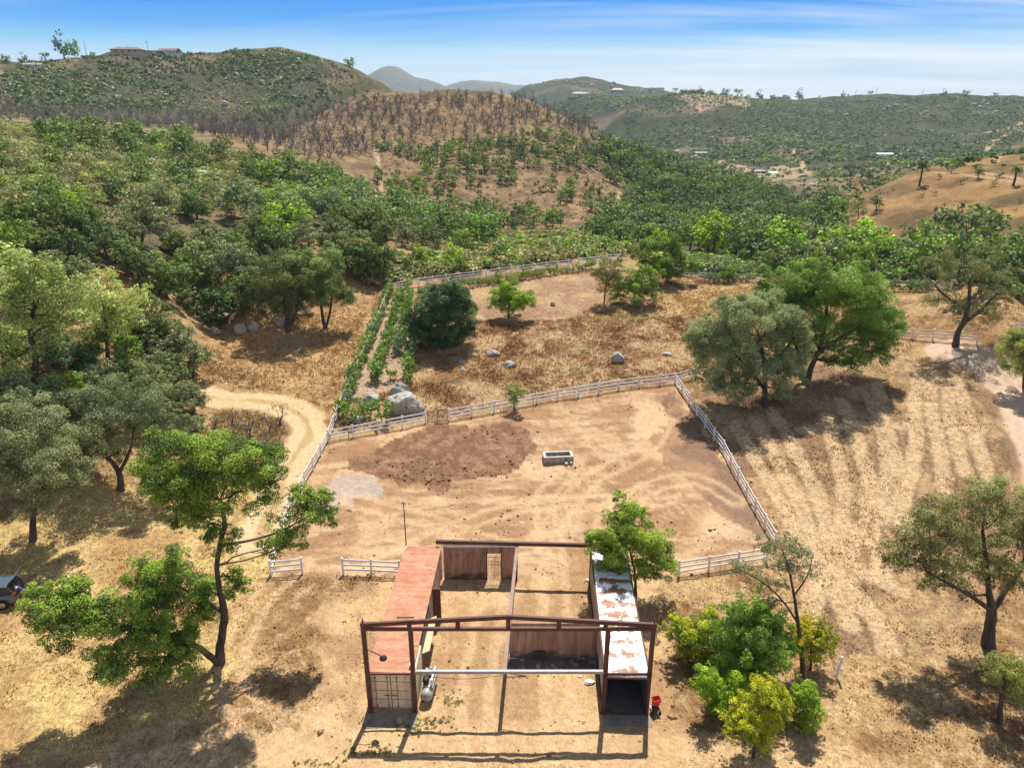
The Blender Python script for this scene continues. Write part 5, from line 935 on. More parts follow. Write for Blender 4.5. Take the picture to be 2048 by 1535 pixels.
def mat_whiteroof():
    m, nt, b = mat_new('flaking_white_roof'); N = nt.nodes; L = nt.links; tc = N.new('ShaderNodeTexCoord'); sp = N.new('ShaderNodeSeparateXYZ'); L.new(tc.outputs['Object'], sp.inputs[0])
    n = N.new('ShaderNodeTexNoise'); L.new(tc.outputs['Object'], n.inputs['Vector']); n.inputs['Scale'].default_value = 1.9; n.inputs['Detail'].default_value = 8; n.inputs['Roughness'].default_value = .68
    # paint flakes most in the middle of each roof panel (panels 1.17 m long), less at the seams and edges
    fr = N.new('ShaderNodeMath'); fr.operation = 'PINGPONG'; L.new(sp.outputs[1], fr.inputs[0]); fr.inputs[1].default_value = .585
    a = N.new('ShaderNodeMapRange'); L.new(fr.outputs[0], a.inputs[0]); a.inputs[1].default_value = .05; a.inputs[2].default_value = .5; a.inputs[3].default_value = -.10; a.inputs[4].default_value = .055
    ax = N.new('ShaderNodeMath'); ax.operation = 'SUBTRACT'; L.new(sp.outputs[0], ax.inputs[0]); ax.inputs[1].default_value = 1.3
    ab = N.new('ShaderNodeMath'); ab.operation = 'ABSOLUTE'; L.new(ax.outputs[0], ab.inputs[0])
    c = N.new('ShaderNodeMapRange'); L.new(ab.outputs[0], c.inputs[0]); c.inputs[1].default_value = .5; c.inputs[2].default_value = 1.2; c.inputs[3].default_value = .04; c.inputs[4].default_value = -.10
    yy = N.new('ShaderNodeMapRange'); L.new(sp.outputs[1], yy.inputs[0]); yy.inputs[1].default_value = 0; yy.inputs[2].default_value = 6; yy.inputs[3].default_value = -.025; yy.inputs[4].default_value = .035
    s1 = N.new('ShaderNodeMath'); L.new(n.outputs[0], s1.inputs[0]); L.new(a.outputs[0], s1.inputs[1]); s2 = N.new('ShaderNodeMath'); L.new(s1.outputs[0], s2.inputs[0]); L.new(c.outputs[0], s2.inputs[1]); s3 = N.new('ShaderNodeMath'); L.new(s2.outputs[0], s3.inputs[0]); L.new(yy.outputs[0], s3.inputs[1])
    r = N.new('ShaderNodeValToRGB'); L.new(s3.outputs[0], r.inputs[0]); e = r.color_ramp.elements; e[0].position = .515; e[0].color = (.84,.85,.86,1); e[1].position = .558; e[1].color = (.30,.14,.075,1); x = e.new(.535); x.color = (.50,.45,.37,1)
    n2 = N.new('ShaderNodeTexNoise'); L.new(tc.outputs['Object'], n2.inputs['Vector']); n2.inputs['Scale'].default_value = 4.5; n2.inputs['Detail'].default_value = 4; r2 = N.new('ShaderNodeValToRGB'); L.new(n2.outputs[0], r2.inputs[0]); r2.color_ramp.elements[0].position = .69; r2.color_ramp.elements[1].position = .72
    mx = N.new('ShaderNodeMix'); mx.data_type = 'RGBA'; L.new(r2.outputs[0], mx.inputs[0]); L.new(r.outputs[0], mx.inputs[6]); mx.inputs[7].default_value = (.13,.12,.10,1); L.new(mx.outputs[2], b.inputs['Base Color']); b.inputs['Roughness'].default_value = .55; return m
WHITEROOF = mat_whiteroof()
CL, CW, CH = 12.4, 2.6, 2.75
def corr_wall(m, x, y0, y1, z0, z1, dep):
    """trapezoid corrugated sheet standing along y at x, thickness inwards"""
    pts = []; y = y0; p = .28; k = 0
    while y < y1-1e-6:
        for dx, dy in ((0,0),(0,.07),(dep,.14),(dep,.21)):
            if y+dy < y1: pts.append((x+dx, y+dy))
        y += p
    pts.append((x, y1)); n = len(pts); vs = [(a,b_,z0) for a,b_ in pts]+[(a,b_,z1) for a,b_ in pts]; m.add(vs, [(i,i+1,n+i+1,n+i) for i in range(n-1)])
def container(loc, label, roofmat, sidemat, doors):
    t = thing('shipping_container', label, 'container', loc, YAW)
    m = MB(); corr_wall(m, .06, .12, CL-.12, .16, CH-.10, .05); m.build('left_wall', sidemat, t)
    m = MB(); corr_wall(m, CW-.06, .12, CL-.12, .16, CH-.10, -.05); m.build('right_wall', sidemat, t)
    m = MB(); m.box(.08, CW-.08, CL-.10, CL-.05, .16, CH-.1); m.build('end_wall', sidemat, t)
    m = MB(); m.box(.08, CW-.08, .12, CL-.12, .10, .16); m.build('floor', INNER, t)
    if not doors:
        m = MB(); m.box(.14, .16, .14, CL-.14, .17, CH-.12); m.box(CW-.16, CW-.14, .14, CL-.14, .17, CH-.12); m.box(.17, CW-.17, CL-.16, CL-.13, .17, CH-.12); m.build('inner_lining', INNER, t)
    # roof sheet with shallow cross ribs
    m = MB(); n = 53; ys = np.linspace(.04, CL-.04, n*2+1); prof = []
    vs = []; fs = []
    for i, y in enumerate(ys):
        z = CH - (.022 if i % 4 in (1, 2) else 0); vs += [(.05, y, z), (CW*.5, y, z+.012), (CW-.05, y, z)]
    for i in range(len(ys)-1): fs += [(i*3, i*3+1, i*3+4, i*3+3), (i*3+1, i*3+2, i*3+5, i*3+4)]
    m.add(vs, fs); m.box(.05, CW-.05, .05, CL-.05, CH-.075, CH-.03); r = m.build('roof', roofmat, t)
    m = MB()
    for x in (0, CW-.10): m.box(x, x+.10, .10, CL-.10, CH-.10, CH+.012); m.box(x, x+.10, .10, CL-.10, .03, .16)
    m.box(.10, CW-.10, 0, .10, CH-.12, CH+.008); m.box(.10, CW-.10, CL-.10, CL, CH-.10, CH+.008); m.box(.10, CW-.10, 0.0, .09, .02, .15); m.box(.10, CW-.10, CL-.09, CL, .02, .15)
    m.build('edge_rails', roofmat if doors else SEAM, t)
    for x in (0, CW-.12):
        for y in (0, CL-.12):
            m = MB(); m.box(x, x+.12, y, y+.12, .17, CH-.13); 
            m.box(x-.004, x+.124, y-.004, y+.124, 0, .17); m.box(x-.004, x+.124, y-.004, y+.124, CH-.13, CH+.02); m.build('corner_post', RUSTY if not doors else BEIGE, t)
    if doors:
        for k in (0, 1):
            x0 = .135+k*1.17; m = MB(); m.box(x0, x0+1.155, .035, .075, .16, CH-.13); d = m.build('door', BEIGE, t, bevel=.004)
            m = MB()
            for z in (.78, 1.42, 2.06): m.box(x0+.04, x0+1.11, .018, .033, z-.008, z+.008)
            m.box(x0-.004, x0+.018, .014, .034, .17, CH-.15) if k == 0 else m.box(x0+1.137, x0+1.16, .014, .034, .17, CH-.15); m.build('seams', SEAM, d)
            for xx in (x0+.36, x0+.84) if k else (x0+.30, x0+.98):
                m = MB(); m.tube([(xx, -.012, .12), (xx, -.012, CH-.08)], .013, 6)
                for z in (.3, 2.35): m.box(xx-.04, xx+.04, -.03, .017, z-.03, z+.03)
                b = m.build('lock_rod', BEIGE if xx > x0+.5 and k else SEAM, d)
            m = MB(); m.box(x0+(.05 if k else .78), x0+(.38 if k else 1.1), -.035, -.015, 1.08, 1.12); m.build('door_handle', SEAM, d)
        m = MB(); m.box(1.288, 1.322, .012, .04, .16, CH-.14); m.build('door_gasket', SEAM, t)
    return t
cA = container((-8.21, 31.62, 0.0), 'closed beige shipping container with rusty red roof and double doors', REDROOF, TANSIDE, True)
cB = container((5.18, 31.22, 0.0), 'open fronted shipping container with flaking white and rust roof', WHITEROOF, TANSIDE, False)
# fittings on the red container's yard side: propped up beige shutter, dark upright door leaf, white box
m = MB(); m.bar((CW+.22, 3.0, 1.55), (CW+.22, 6.2, 1.55), .55, .04, (-.5, 0, 1)); m.build('side_shutter', BEIGE, cA)
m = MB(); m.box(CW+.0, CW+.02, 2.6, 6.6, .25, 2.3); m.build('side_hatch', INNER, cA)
m = MB(); m.box(CW+.01, CW+.55, 7.6, 7.66, .05, 2.72); m.build('door_leaf', RUSTY, cA)
m = MB(); m.box(CW-.25, CW+.02, .35, .6, CH+.02, CH+.24); m.build('junction_box', WHITE, cA, bevel=.01)
m = MB(); m.box(CW+.0, CW+.10, .02, 2.4, .12, 2.6); m.build('tan_side_panel', BEIGE, cA)
# gutter-like dark gap strip by the right container's inner wall
# ------------------------------------------------------------------ steel barn frame
def barn():
    t = thing('barn_frame', 'dark red steel gable frame standing over the two containers', 'steel frame', (0, 31.45, 0))
    xs = (-8.12, -5.55, 5.25, 7.72); top = 5.85; ridge = 6.75; eave = 6.22
    for i, x in enumerate(xs):
        m = MB(); zb = 0 if i in (0, 3) else 0; m.box(x-.13, x+.13, -.14, -.01, zb, top+(.25 if i in (0,3) else .0)); m.box(x-.18, x+.18, -.20, -.005, 0, .02); m.build('post', RUSTY, t)
    m = MB(); m.box(xs[0]-.13, xs[3]+.13, -.145, -.005, top, top+.20); m.build('bottom_chord', RUSTY, t)
    m = MB(); m.bar((xs[0]-.14, -.075, eave), (-.2, -.075, ridge), .145, .24); m.build('rafter', RUSTY, t)
    m = MB(); m.bar((-.2, -.075, ridge), (xs[3]+.14, -.075, eave-.03), .147, .24); m.build('rafter', RUSTY, t)
    for x in (-5.6, -2.95, -.2, 2.55, 5.1): 
        zr = ridge - (ridge-eave)*abs(x+.2)/7.9; m = MB(); m.box(x-.12, x+.12, -.14, -.01, top+.2, zr-.1); m.build('web_post', RUSTY, t)
    m = MB(); m.box(xs[0]-.03, xs[0]+.03, -.10, -.04, eave+.1, eave+.42); m.box(xs[3]-.0, xs[3]+.06, -.10, -.04, eave+.1, eave+.42); m.build('end_stub', DARKIRON, t)
    m = MB(); m.box(-6.25, -5.3, -.115, -.03, eave+.47, eave+.52); m.build('top_clip', DARKIRON, t)
    m = MB(); m.box(xs[1]+.10, xs[2]-.12, -.17, -.03, 2.94, 3.10); m.box(xs[1]+.10, xs[2]-.12, -.20, -.171, 2.94, 2.97); hb = m.build('header_beam', mat_mottled('galvanised_beam', (0.38,0.34,0.32), (0.52,0.48,0.46), scale=2, rough=.5, spots=(0.35,0.25,0.2), spot_scale=4, spot_cut=.62), t)
    for s, x0, x1 in ((0, xs[0]+.13, xs[1]-.13), (1, xs[2]+.13, xs[3]-.13)):
        m = MB(); m.box(x0, x1, -.10, -.02, CH+.02, CH+.13); m.build('lintel', RUSTY, t)
    # header beams across the far end and the middle beam running front to back
    a = Q(0, 0); m = MB(); y1 = 44.1-31.45
    m.bar((-5.55, y1+.05, 3.05), (5.75, y1-.4, 3.05), .2, .28); m.build('back_beam', RUSTY, t)
    m = MB(); m.bar((-5.0, y1-.10, 2.84), (.35, y1-.30, 2.84), .10, .05); m.build('white_purlin', WHITE, t)
    m = MB(); m.bar((.36, y1-.28, 2.86), (-.42, -.02, 2.92), .22, .14); m.build('middle_beam', mat_mottled('brown_beam', (0.20,0.11,0.085), (0.30,0.19,0.15), scale=2, rough=.6, spots=(.55,.5,.45), spot_scale=3.5, spot_cut=.70), t)
    m = MB(); m.box(.27, .41, y1-.42, y1-.28, 0, 2.78); m.build('middle_post', RUSTY, t)
    m = MB(); m.tube([(-.4,-.02,2.55),(.8,-.25,2.83),(.86,-.27,2.7)], .03, 6); m.tube([(-.4,-.02,2.84),(.7,-.25,2.86)], .02, 6); m.build('pipe_brace', RUSTY, t)
    m = MB(); P = [(-5.4+u*5.1, -.27, 2.98-.32*math.sin(math.pi*u)) for u in np.linspace(0, 1, 14)]; m.tube(P, .014, 5); m.build('cable', DARKIRON, t)
    m = MB(); P = [(xs[0]+.13,-.1,4.55),(xs[0]+.5,-.2,4.45),(xs[0]+.95,-.25,4.2)]; m.tube(P, .03, 6); m.lathe([(.05,0),(.2,-.12),(.22,-.22),(.04,-.24)], 10, (xs[0]+1.0,-.25,4.28)); m.tube([(xs[0]+.9,-.25,4.2),(xs[0]+1.2,-.3,4.05)], .03, 6); m.build('flood_lamp', DARKIRON, t)
    return t
barn()
# ------------------------------------------------------------------ timber stall walls between the containers
def mat_boards():
    m, nt, b = mat_new('weathered_boards'); N = nt.nodes; L = nt.links; tc = N.new('ShaderNodeTexCoord')
    mp = N.new('ShaderNodeMapping'); mp.inputs['Scale'].default_value = (1, 1, .12); L.new(tc.outputs['Object'], mp.inputs[0]); n = N.new('ShaderNodeTexNoise'); n.inputs['Scale'].default_value = 2.6; n.inputs['Detail'].default_value = 7; n.inputs['Roughness'].default_value = .7; L.new(mp.outputs[0], n.inputs['Vector'])
    r = N.new('ShaderNodeValToRGB'); L.new(n.outputs[0], r.inputs[0]); e = r.color_ramp.elements; e[0].position = .3; e[0].color = (.20,.10,.065,1); e[1].position = .72; e[1].color = (.52,.32,.22,1)
    sp = N.new('ShaderNodeSeparateXYZ'); L.new(tc.outputs['Object'], sp.inputs[0]); n2 = N.new('ShaderNodeTexNoise'); n2.inputs['Scale'].default_value = 1.2; n2.inputs['Detail'].default_value = 5; L.new(tc.outputs['Object'], n2.inputs['Vector'])
    # splashed mud along the foot and damp stains
    z = N.new('ShaderNodeMapRange'); L.new(sp.outputs[2], z.inputs[0]); z.inputs[1].default_value = 0; z.inputs[2].default_value = .8; z.inputs[3].default_value = .25; z.inputs[4].default_value = -.05
    ad = N.new('ShaderNodeMath'); L.new(n2.outputs[0], ad.inputs[0]); L.new(z.outputs[0], ad.inputs[1]); r2 = N.new('ShaderNodeValToRGB'); L.new(ad.outputs[0], r2.inputs[0]); r2.color_ramp.elements[0].position = .52; r2.color_ramp.elements[1].position = .75
    mx = N.new('ShaderNodeMix'); mx.data_type = 'RGBA'; L.new(r2.outputs[0], mx.inputs[0]); L.new(r.outputs[0], mx.inputs[6]); mx.inputs[7].default_value = (.10,.07,.055,1); L.new(mx.outputs[2], b.inputs['Base Color']); b.inputs['Roughness'].default_value = .9; return m
BOARDS = mat_boards()
def board_wall(x0, x1, y, z1, name, label, holes=()):
    """board wall along x with a groove every 0.2 m; holes = (xa, xb, ztop) doorways"""
    t = thing(name, label, 'wall', (x0, y, 0)); m = MB(); x = 0; W_ = x1-x0; i = 0
    while x < W_-1e-6:
        e = min(x+.2, W_); zb = 0; d = .006*((i*7) % 3)
        for xa, xb, zt in holes:
            if x+.1 > xa and x+.1 < xb: zb = zt
        m.box(x+.0015, e-.0015, -.02-d, .03, zb+.01, z1); x = e; i += 1
    m.box(0, holes[0][0] if holes else W_, .0305, .0315, .01, z1)
    if holes: m.box(holes[0][1], W_, .0305, .0315, .01, z1); m.box(holes[0][0]+.001, holes[0][1]-.001, .0305, .0315, holes[0][2], z1)
    m.build('boards', BOARDS, t, recalc=False)
    m = MB(); m.box(0, W_, .032, .08, z1-.16, z1); m.box(0, holes[0][0] if holes else W_, .032, .08, .3, .44)
    if holes: m.box(holes[0][1], W_, .032, .08, .3, .44)
    m.build('wall_rail', BOARDS, t); return t
bw = board_wall(-5.0, .26, 43.85, 2.74, 'stall_wall', 'brown board stall wall at the back with a barred doorway', holes=((3.2, 4.2, 2.25),))
m = MB()
for x in (3.16, 4.22): m.box(x-.04, x+.04, -.09, -.03, 0, 2.72)
m.build('door_jamb', RUSTY, bw)
dg = MB(); 
for k in range(9): dg.tube([(3.28+k*.108, -.07, .12), (3.28+k*.108, -.07, 2.0)], .014, 5)
for z in (.12, 1.35, 1.62, 2.0): dg.tube([(3.25,-.07,z),(4.16,-.07,z-.03)], .02, 5)
dg.build('barred_door', DARKIRON, bw)
board_wall(-.16, 5.35, 35.75, 2.72, 'stall_wall', 'brown board stall wall across the right half, dark stained at its foot')
m = MB(); m.box(-.35, .35, -.12, .0, .02, .62); m.box(-.40, .40, -.14, -.121, .56, .64); o = m.build('feed_box', mat_mottled('charred_wood', (.03,.025,.022), (.07,.05,.04), scale=5), None, bevel=.008); o.location = (1.75, 35.68, 0); tag(o, 'dark square wooden box against the right board wall', 'box')
# ------------------------------------------------------------------ concrete pads, trough, posts
CONC = mat_mottled('concrete', (0.40,0.37,0.33), (0.54,0.51,0.47), scale=1.5, rough=.85, spots=(.28,.22,.16), spot_scale=2.4, spot_cut=.60, spot_soft=.1)
PADM = mat_mottled('stained_pad', (0.17,0.14,0.115), (0.30,0.25,0.20), scale=1.3, rough=.85, spots=(.10,.09,.085), spot_scale=1.8, spot_cut=.56, spot_soft=.1)
for (x0, x1, y0, y1, lab) in ((-8.4, -5.4, 30.25, 31.4, 'pale concrete pad in front of the red roofed container doors'), (5.2, 7.9, 30.3, 31.15, 'concrete pad in front of the open container')):
    m = MB(); m.box(x0, x1, y0, y1, -.1, .035); o = m.build('concrete_pad', PADM, None, bevel=.01); tag(o, lab, 'concrete pad')
def trough():
    a = gp(1088, 927); b = gp(1147, 924); L = (b-a).length; t = thing('water_trough', 'rectangular concrete water trough in the middle of the lower paddock', 'trough', a, math.atan2(b.y-a.y, b.x-a.x)); Wd = 1.25; h = .62
    m = MB(); m.box(0, L, 0, .16, 0, h); m.box(0, L, Wd-.16, Wd, 0, h); m.box(0, .22, .16, Wd-.16, 0, h); m.box(L-.22, L, .16, Wd-.16, 0, h); m.box(.22, L-.22, .16, Wd-.16, 0, .12)
    m.build('basin', mat_mottled('stained_concrete', (.26,.22,.19), (.42,.38,.34), scale=2.5, rough=.9, spots=(.12,.09,.07), spot_scale=4, spot_cut=.55), t, bevel=.012)
    m = MB(); m.box(-.02, L+.02, -.02, .19, h+.002, h+.05); m.box(-.02, L+.02, Wd-.19, Wd+.02, h+.002, h+.05); m.box(-.02, .25, .19, Wd-.19, h+.002, h+.05); m.box(L-.25, L+.02, .19, Wd-.19, h+.002, h+.05); m.build('rim', CONC, t, bevel=.01)
    m = MB(); m.box(L-.9, L-.6, -.45, -.2, 0, .2); o = m.build('concrete_block', CONC, t, bevel=.04); m = MB(); m.box(L-.4, L-.15, -.4, -.18, 0, .22); m.build('concrete_block', CONC, t, bevel=.04)
trough()
P = gp(1673, 1355); m = MB(); m.lathe([(.075,-.2),(.075,1.62),(.06,1.64)], 12); o = m.build('marker_post', WHITE); o.location = P; o.rotation_euler = (0, .05, 0); tag(o, 'lone white marker post on the dry ground right of the bushes', 'post')
P = Vector((at_depth(813., 1100., 45.2)[0], 45.2, 0)); t = thing('light_pole', 'thin light pole with small lamp head behind the red roofed container', 'light pole', P); m = MB(); m.tube([(0,0,-.2),(0,0,5.6)], [.05,.035], 8); m.build('pole', DARKIRON, t); m = MB(); m.box(-.16,.16,-.1,.1,5.6,5.78); m.box(-.05,.05,-.05,.05,5.785,5.9); m.build('lamp_head', CONC, t, bevel=.02)
# ------------------------------------------------------------------ boulders
ROCK = mat_mottled('granite', (0.30,0.275,0.245), (0.47,0.44,0.40), scale=1.4, rough=.9, spots=(.13,.115,.10), spot_scale=2.3, spot_cut=.56, spot_soft=.08, bump=.5)
def boulder(px, py, wpx, hpx, label, seed, dep=.8, group=None, tilt=0):
    P = gp(px, py); d = depth_of(P)/FPX; rx = wpx*d/2; rz = hpx*d*.55; ry = rx*dep; rng = np.random.default_rng(seed)
    bm = bmesh.new(); bmesh.ops.create_icosphere(bm, subdivisions=5 if wpx > 25 else 3, radius=1); V = np.array([v.co[:] for v in bm.verts]); k = rng.normal(size=(16, 3)); k /= np.linalg.norm(k, axis=1)[:, None]; off = rng.uniform(.55, .95, 16)
    for a, o_ in zip(k, off):  # planar breaks
        h = V@a; V = V - np.maximum(h-o_, 0)[:, None]*a*.85
    V = V*(1 + .22*(fbm(V[:,0]*1.8+seed, V[:,1]*1.8+V[:,2]*1.6, 1, 5, seed, .6)-.5)[:, None]*2); V *= np.array([rx, ry, rz])
    for v, c in zip(bm.verts, V): v.co = c
    me = bpy.data.meshes.new('boulder'); bm.to_mesh(me); bm.free(); me.polygons.foreach_set('use_smooth', np.ones(len(me.polygons), bool)); o = link('boulder', me, None, ROCK); o.location = (P.x, P.y+ry*.6, float(height(P.x, P.y+ry*.6))+rz*.42); o.rotation_euler = (0, tilt, rng.uniform(-.3, .3)); tag(o, label, 'boulder', group); return o
for i, q in enumerate(((805,832,72,60,'largest grey boulder by the crossing fence, pale and round shouldered',.8),(742,818,48,40,'darker boulder left of the largest one, among the shrubs',.8),(797,795,44,38,'boulder behind the largest boulder, dark in its hollow',.8),(838,828,30,34,'small boulder leaning against the right of the largest one',.8),(712,848,34,18,'low grey rock among the shrubs in the fence corner',.8),
   (1238,726,30,26,'upright light boulder in the paddock right of centre',.9),(1335,712,24,9,'low flat rock in the paddock near the corner oak',.9),(985,712,34,14,'flat rock left of the low rock pair in the paddock',.8),(1020,735,30,12,'flat pale rock nearest the crossing fence in the paddock',.9),(922,727,16,10,'small rock farthest left of the paddock rocks',.9),(925,742,12,7,'tiny pale stone below the small left paddock rock',.9),(1106,612,14,12,'little tree stump like stone in the red soil',.9),(813,665,24,20,'grey rock between the shrub rows and the dark oak',.9),
   (560,655,24,22,'pale boulder under the forked oak',.8),(480,668,30,22,'dark shaded boulder under the wood edge',.8),(508,664,26,18,'shaded boulder right of the dark one at the wood edge',.8),(428,668,26,20,'dark rounded boulder at the left of the wood edge rocks',.8),
   (398,352,60,14,'long pale rock slab on the scrub slope',.6),(390,418,22,14,'white faced rock low on the scrub slope',.7),(105,282,60,9,'flat pale rock shelf on the scrub slope at left',.6),(447,213,18,14,'grey boulder among the dead trees',.9),
   (2008,502,52,18,'long grey boulder right of the creek wood',.6),(1975,510,28,14,'boulder left of the long grey boulder by the creek wood',.7),(2040,515,26,14,'brownish boulder at the right edge below the knoll',.7),(1640,430,36,16,'rocks at the foot of the brown knoll',.7),(1625,372,16,8,'grey rock on the ridge of the knoll',.7))):
    boulder(*q[:5], 200+i, q[5], tilt=.25 if i == 5 else 0)
rr = np.random.default_rng(77)
for k in range(46):   # pale outcrops on the far slope
    px, py = (rr.uniform(1760, 2010), rr.uniform(202, 232)) if k < 26 else ((rr.uniform(1060, 1230), rr.uniform(163, 180)) if k < 36 else (rr.uniform(1300, 1700), rr.uniform(230, 280)))
    boulder(px, py, rr.uniform(4, 11), rr.uniform(3, 6), 'small pale rock outcrop speckling the far right hillside' if not 26 <= k < 36 else 'small pale rock outcrop on the far rounded hill', 300+k, .8, 'rock outcrops on the far hillside' if not 26 <= k < 36 else 'rock outcrops on the far rounded hill')
# ------------------------------------------------------------------ air compressor
def compressor():
    steel = mat_mottled('worn_grey_paint', (.24,.225,.21), (.38,.36,.335), scale=4, rough=.45, spots=(.25,.14,.08), spot_scale=6, spot_cut=.62); a = gp(853, 1408); t = thing('air_compressor', 'grey tank air compressor standing beside the red roofed container doors', 'compressor', a, math.radians(-6))
    R = .36; L = 1.75; m = MB(); m.lathe([(.02,-.16),(.18,-.14),(.3,-.06),(R,.03),(R,L-.03),(.3,L+.06),(.18,L+.14),(.02,L+.16)], 20, (0, 0, .58), axis='y'); m.build('tank', steel, t)
    m = MB()
    for y in (.25, L-.25):
        for x in (-.22, .22): m.box(x-.035, x+.035, y-.05, y+.05, 0, .34); m.box(x-.08, x+.08, y-.08, y+.08, 0, .02)
    m.build('feet', DARKIRON, t)
    m = MB(); m.box(-.34, .34, .35, L-.1, .945, .975); pl = m.build('platform', steel, t)
    m = MB(); m.lathe([(.05,.5),(.17,.52),(.17,.92),(.12,.98),(.05,1.0)], 14, (-.12, 0, 1.16), axis='y'); m.box(-.22, -.02, .55, .9, .976, 1.02); m.build('motor', DARKIRON, t)
    m = MB(); m.box(-.26, .04, 1.12, 1.5, .976, 1.2); m.lathe([(.1,1.2),(.12,1.25),(.12,1.45),(.08,1.5)], 12, (-.18, 1.25, 0)); m.lathe([(.1,1.2),(.12,1.25),(.12,1.45),(.08,1.5)], 12, (.02, 1.37, 0)); m.tube([(-.1,1.3,1.45),(.25,1.3,1.3),(.25,1.0,.95)], .02, 6); m.build('pump_head', steel, t)
    m = MB(); m.box(.18, .30, .45, 1.62, .976, 1.42); m.build('belt_guard', mat_mottled('pale_guard', (.55,.53,.48), (.66,.64,.6), rough=.5), t, bevel=.03)
    m = MB(); m.tube([(-.34,.3,.97),(-.34,.3,1.25),(-.34,L-.2,1.25),(-.34,L-.2,.97)], .015, 6); m.build('guard_rail', steel, t)
compressor()
# ------------------------------------------------------------------ red hopper chipper
def chipper():
    red = mat_mottled('red_paint', (.50,.02,.02), (.62,.035,.03), scale=3, rough=.4, fine=.08); a = gp(1309, 1424); t = thing('wood_chipper', 'small black wood chipper with a red hopper beside the open container', 'chipper', a, .2); t.scale = (.82, .82, .82)
    m = MB(); d = [(-.17,-.15),(.17,-.15),(.17,.15),(-.17,.15)]; b_ = [(-.30,-.24),(.30,-.24),(.30,.24),(-.30,.24)]
    lo = [(x+.02, y+.0, .66) for x, y in d]; hi = [(x+.10, y+.10, 1.18) for x, y in b_]; hi2 = [(x*.93+.10, y*.93+.10, 1.18) for x, y in b_]; lo2 = [(x*.9+.02, y*.9, .70) for x, y in d]
    m.add(lo+hi+hi2+lo2, [(0,1,5,4),(1,2,6,5),(2,3,7,6),(3,0,4,7),(4,5,9,8),(5,6,10,9),(6,7,11,10),(7,4,8,11),(8,9,13,12),(9,10,14,13),(10,11,15,14),(11,8,12,15),(12,13,14,15)]); m.build('hopper', red, t)
    m = MB(); m.box(-.24, .24, -.22, .22, .30, .58); m.lathe([(.2,-.25),(.24,-.2),(.24,-.05),(.2,0)], 14, (.0, -.05, .48), axis='y'); m.build('engine', DARKIRON, t, bevel=.02)
    m = MB(); m.box(-.14,.16,-.12,.12,.585,.66); m.box(-.34,-.25,-.14,.14,.36,.56); m.lathe([(.05,-.44),(.06,-.43),(.06,-.25)], 10, (.1,0,.5), axis='y'); m.build('engine_cowl', mat_mottled('aluminium', (.4,.4,.4), (.55,.55,.55), rough=.35, metal=.7), t)
    for x in (-.3, .3):
        m = MB(); m.lathe([(.1,-.05),(.17,-.045),(.17,.045),(.1,.05)], 16, (x, -.22, .17), axis='x'); m.build('wheel', DARKIRON, t)
    m = MB()
    for x in (-.2, .2): m.tube([(x,.18,.32),(x,.34,.0)], .02, 6); m.tube([(x,-.2,.3),(x,-.55,.62),(x*.6,-.6,.64)], .016, 6)
    m.build('frame', DARKIRON, t)
chipper()
a = gp(1322, 1437); m = MB(); P = [(.28*math.cos(u)*(1+.1*math.sin(3*u)), .16*math.sin(u), .03+.01*math.sin(5*u)) for u in np.linspace(0, 5.6, 22)]; m.tube(P, .02, 6); o = m.build('hose', mat_mottled('yellow_hose', (.6,.5,.16), (.7,.6,.25), rough=.5)); o.location = a; tag(o, 'short loop of yellow hose on the ground below the chipper', 'hose')
RAG = mat_mottled('pale_cloth', (.6,.58,.54), (.75,.73,.7), scale=5, rough=.9)
def rag(P, s, lab, seed, cat='cloth'):
    bm = bmesh.new(); bmesh.ops.create_icosphere(bm, subdivisions=3, radius=1); rng = np.random.default_rng(seed); V = np.array([v.co[:] for v in bm.verts]); V *= (1+.7*(fbm(V[:,0]*2+seed, V[:,1]*2+V[:,2]*2, 1, 3, seed)-.5))[:, None]; V *= np.array([s, s*.7, s*.4])
    for v, c in zip(bm.verts, V): v.co = c
    me = bpy.data.meshes.new('rag'); bm.to_mesh(me); bm.free(); o = link('rag', me, None, RAG); o.location = (P[0], P[1], P[2]+s*.22); tag(o, lab, cat)
rag(gp(1178, 1364), .30, 'crumpled white bag on the ground inside the right stall', 1, 'bag'); rag(gp(1160, 1352), .12, 'white scrap left of the crumpled bag', 2, 'scrap'); rag(gp(1092, 1310), .10, 'white scrap at the foot of the right board wall', 3, 'scrap'); rag(gp(1176,1160), .18, 'white lump beside the open container inner wall', 4, 'scrap')
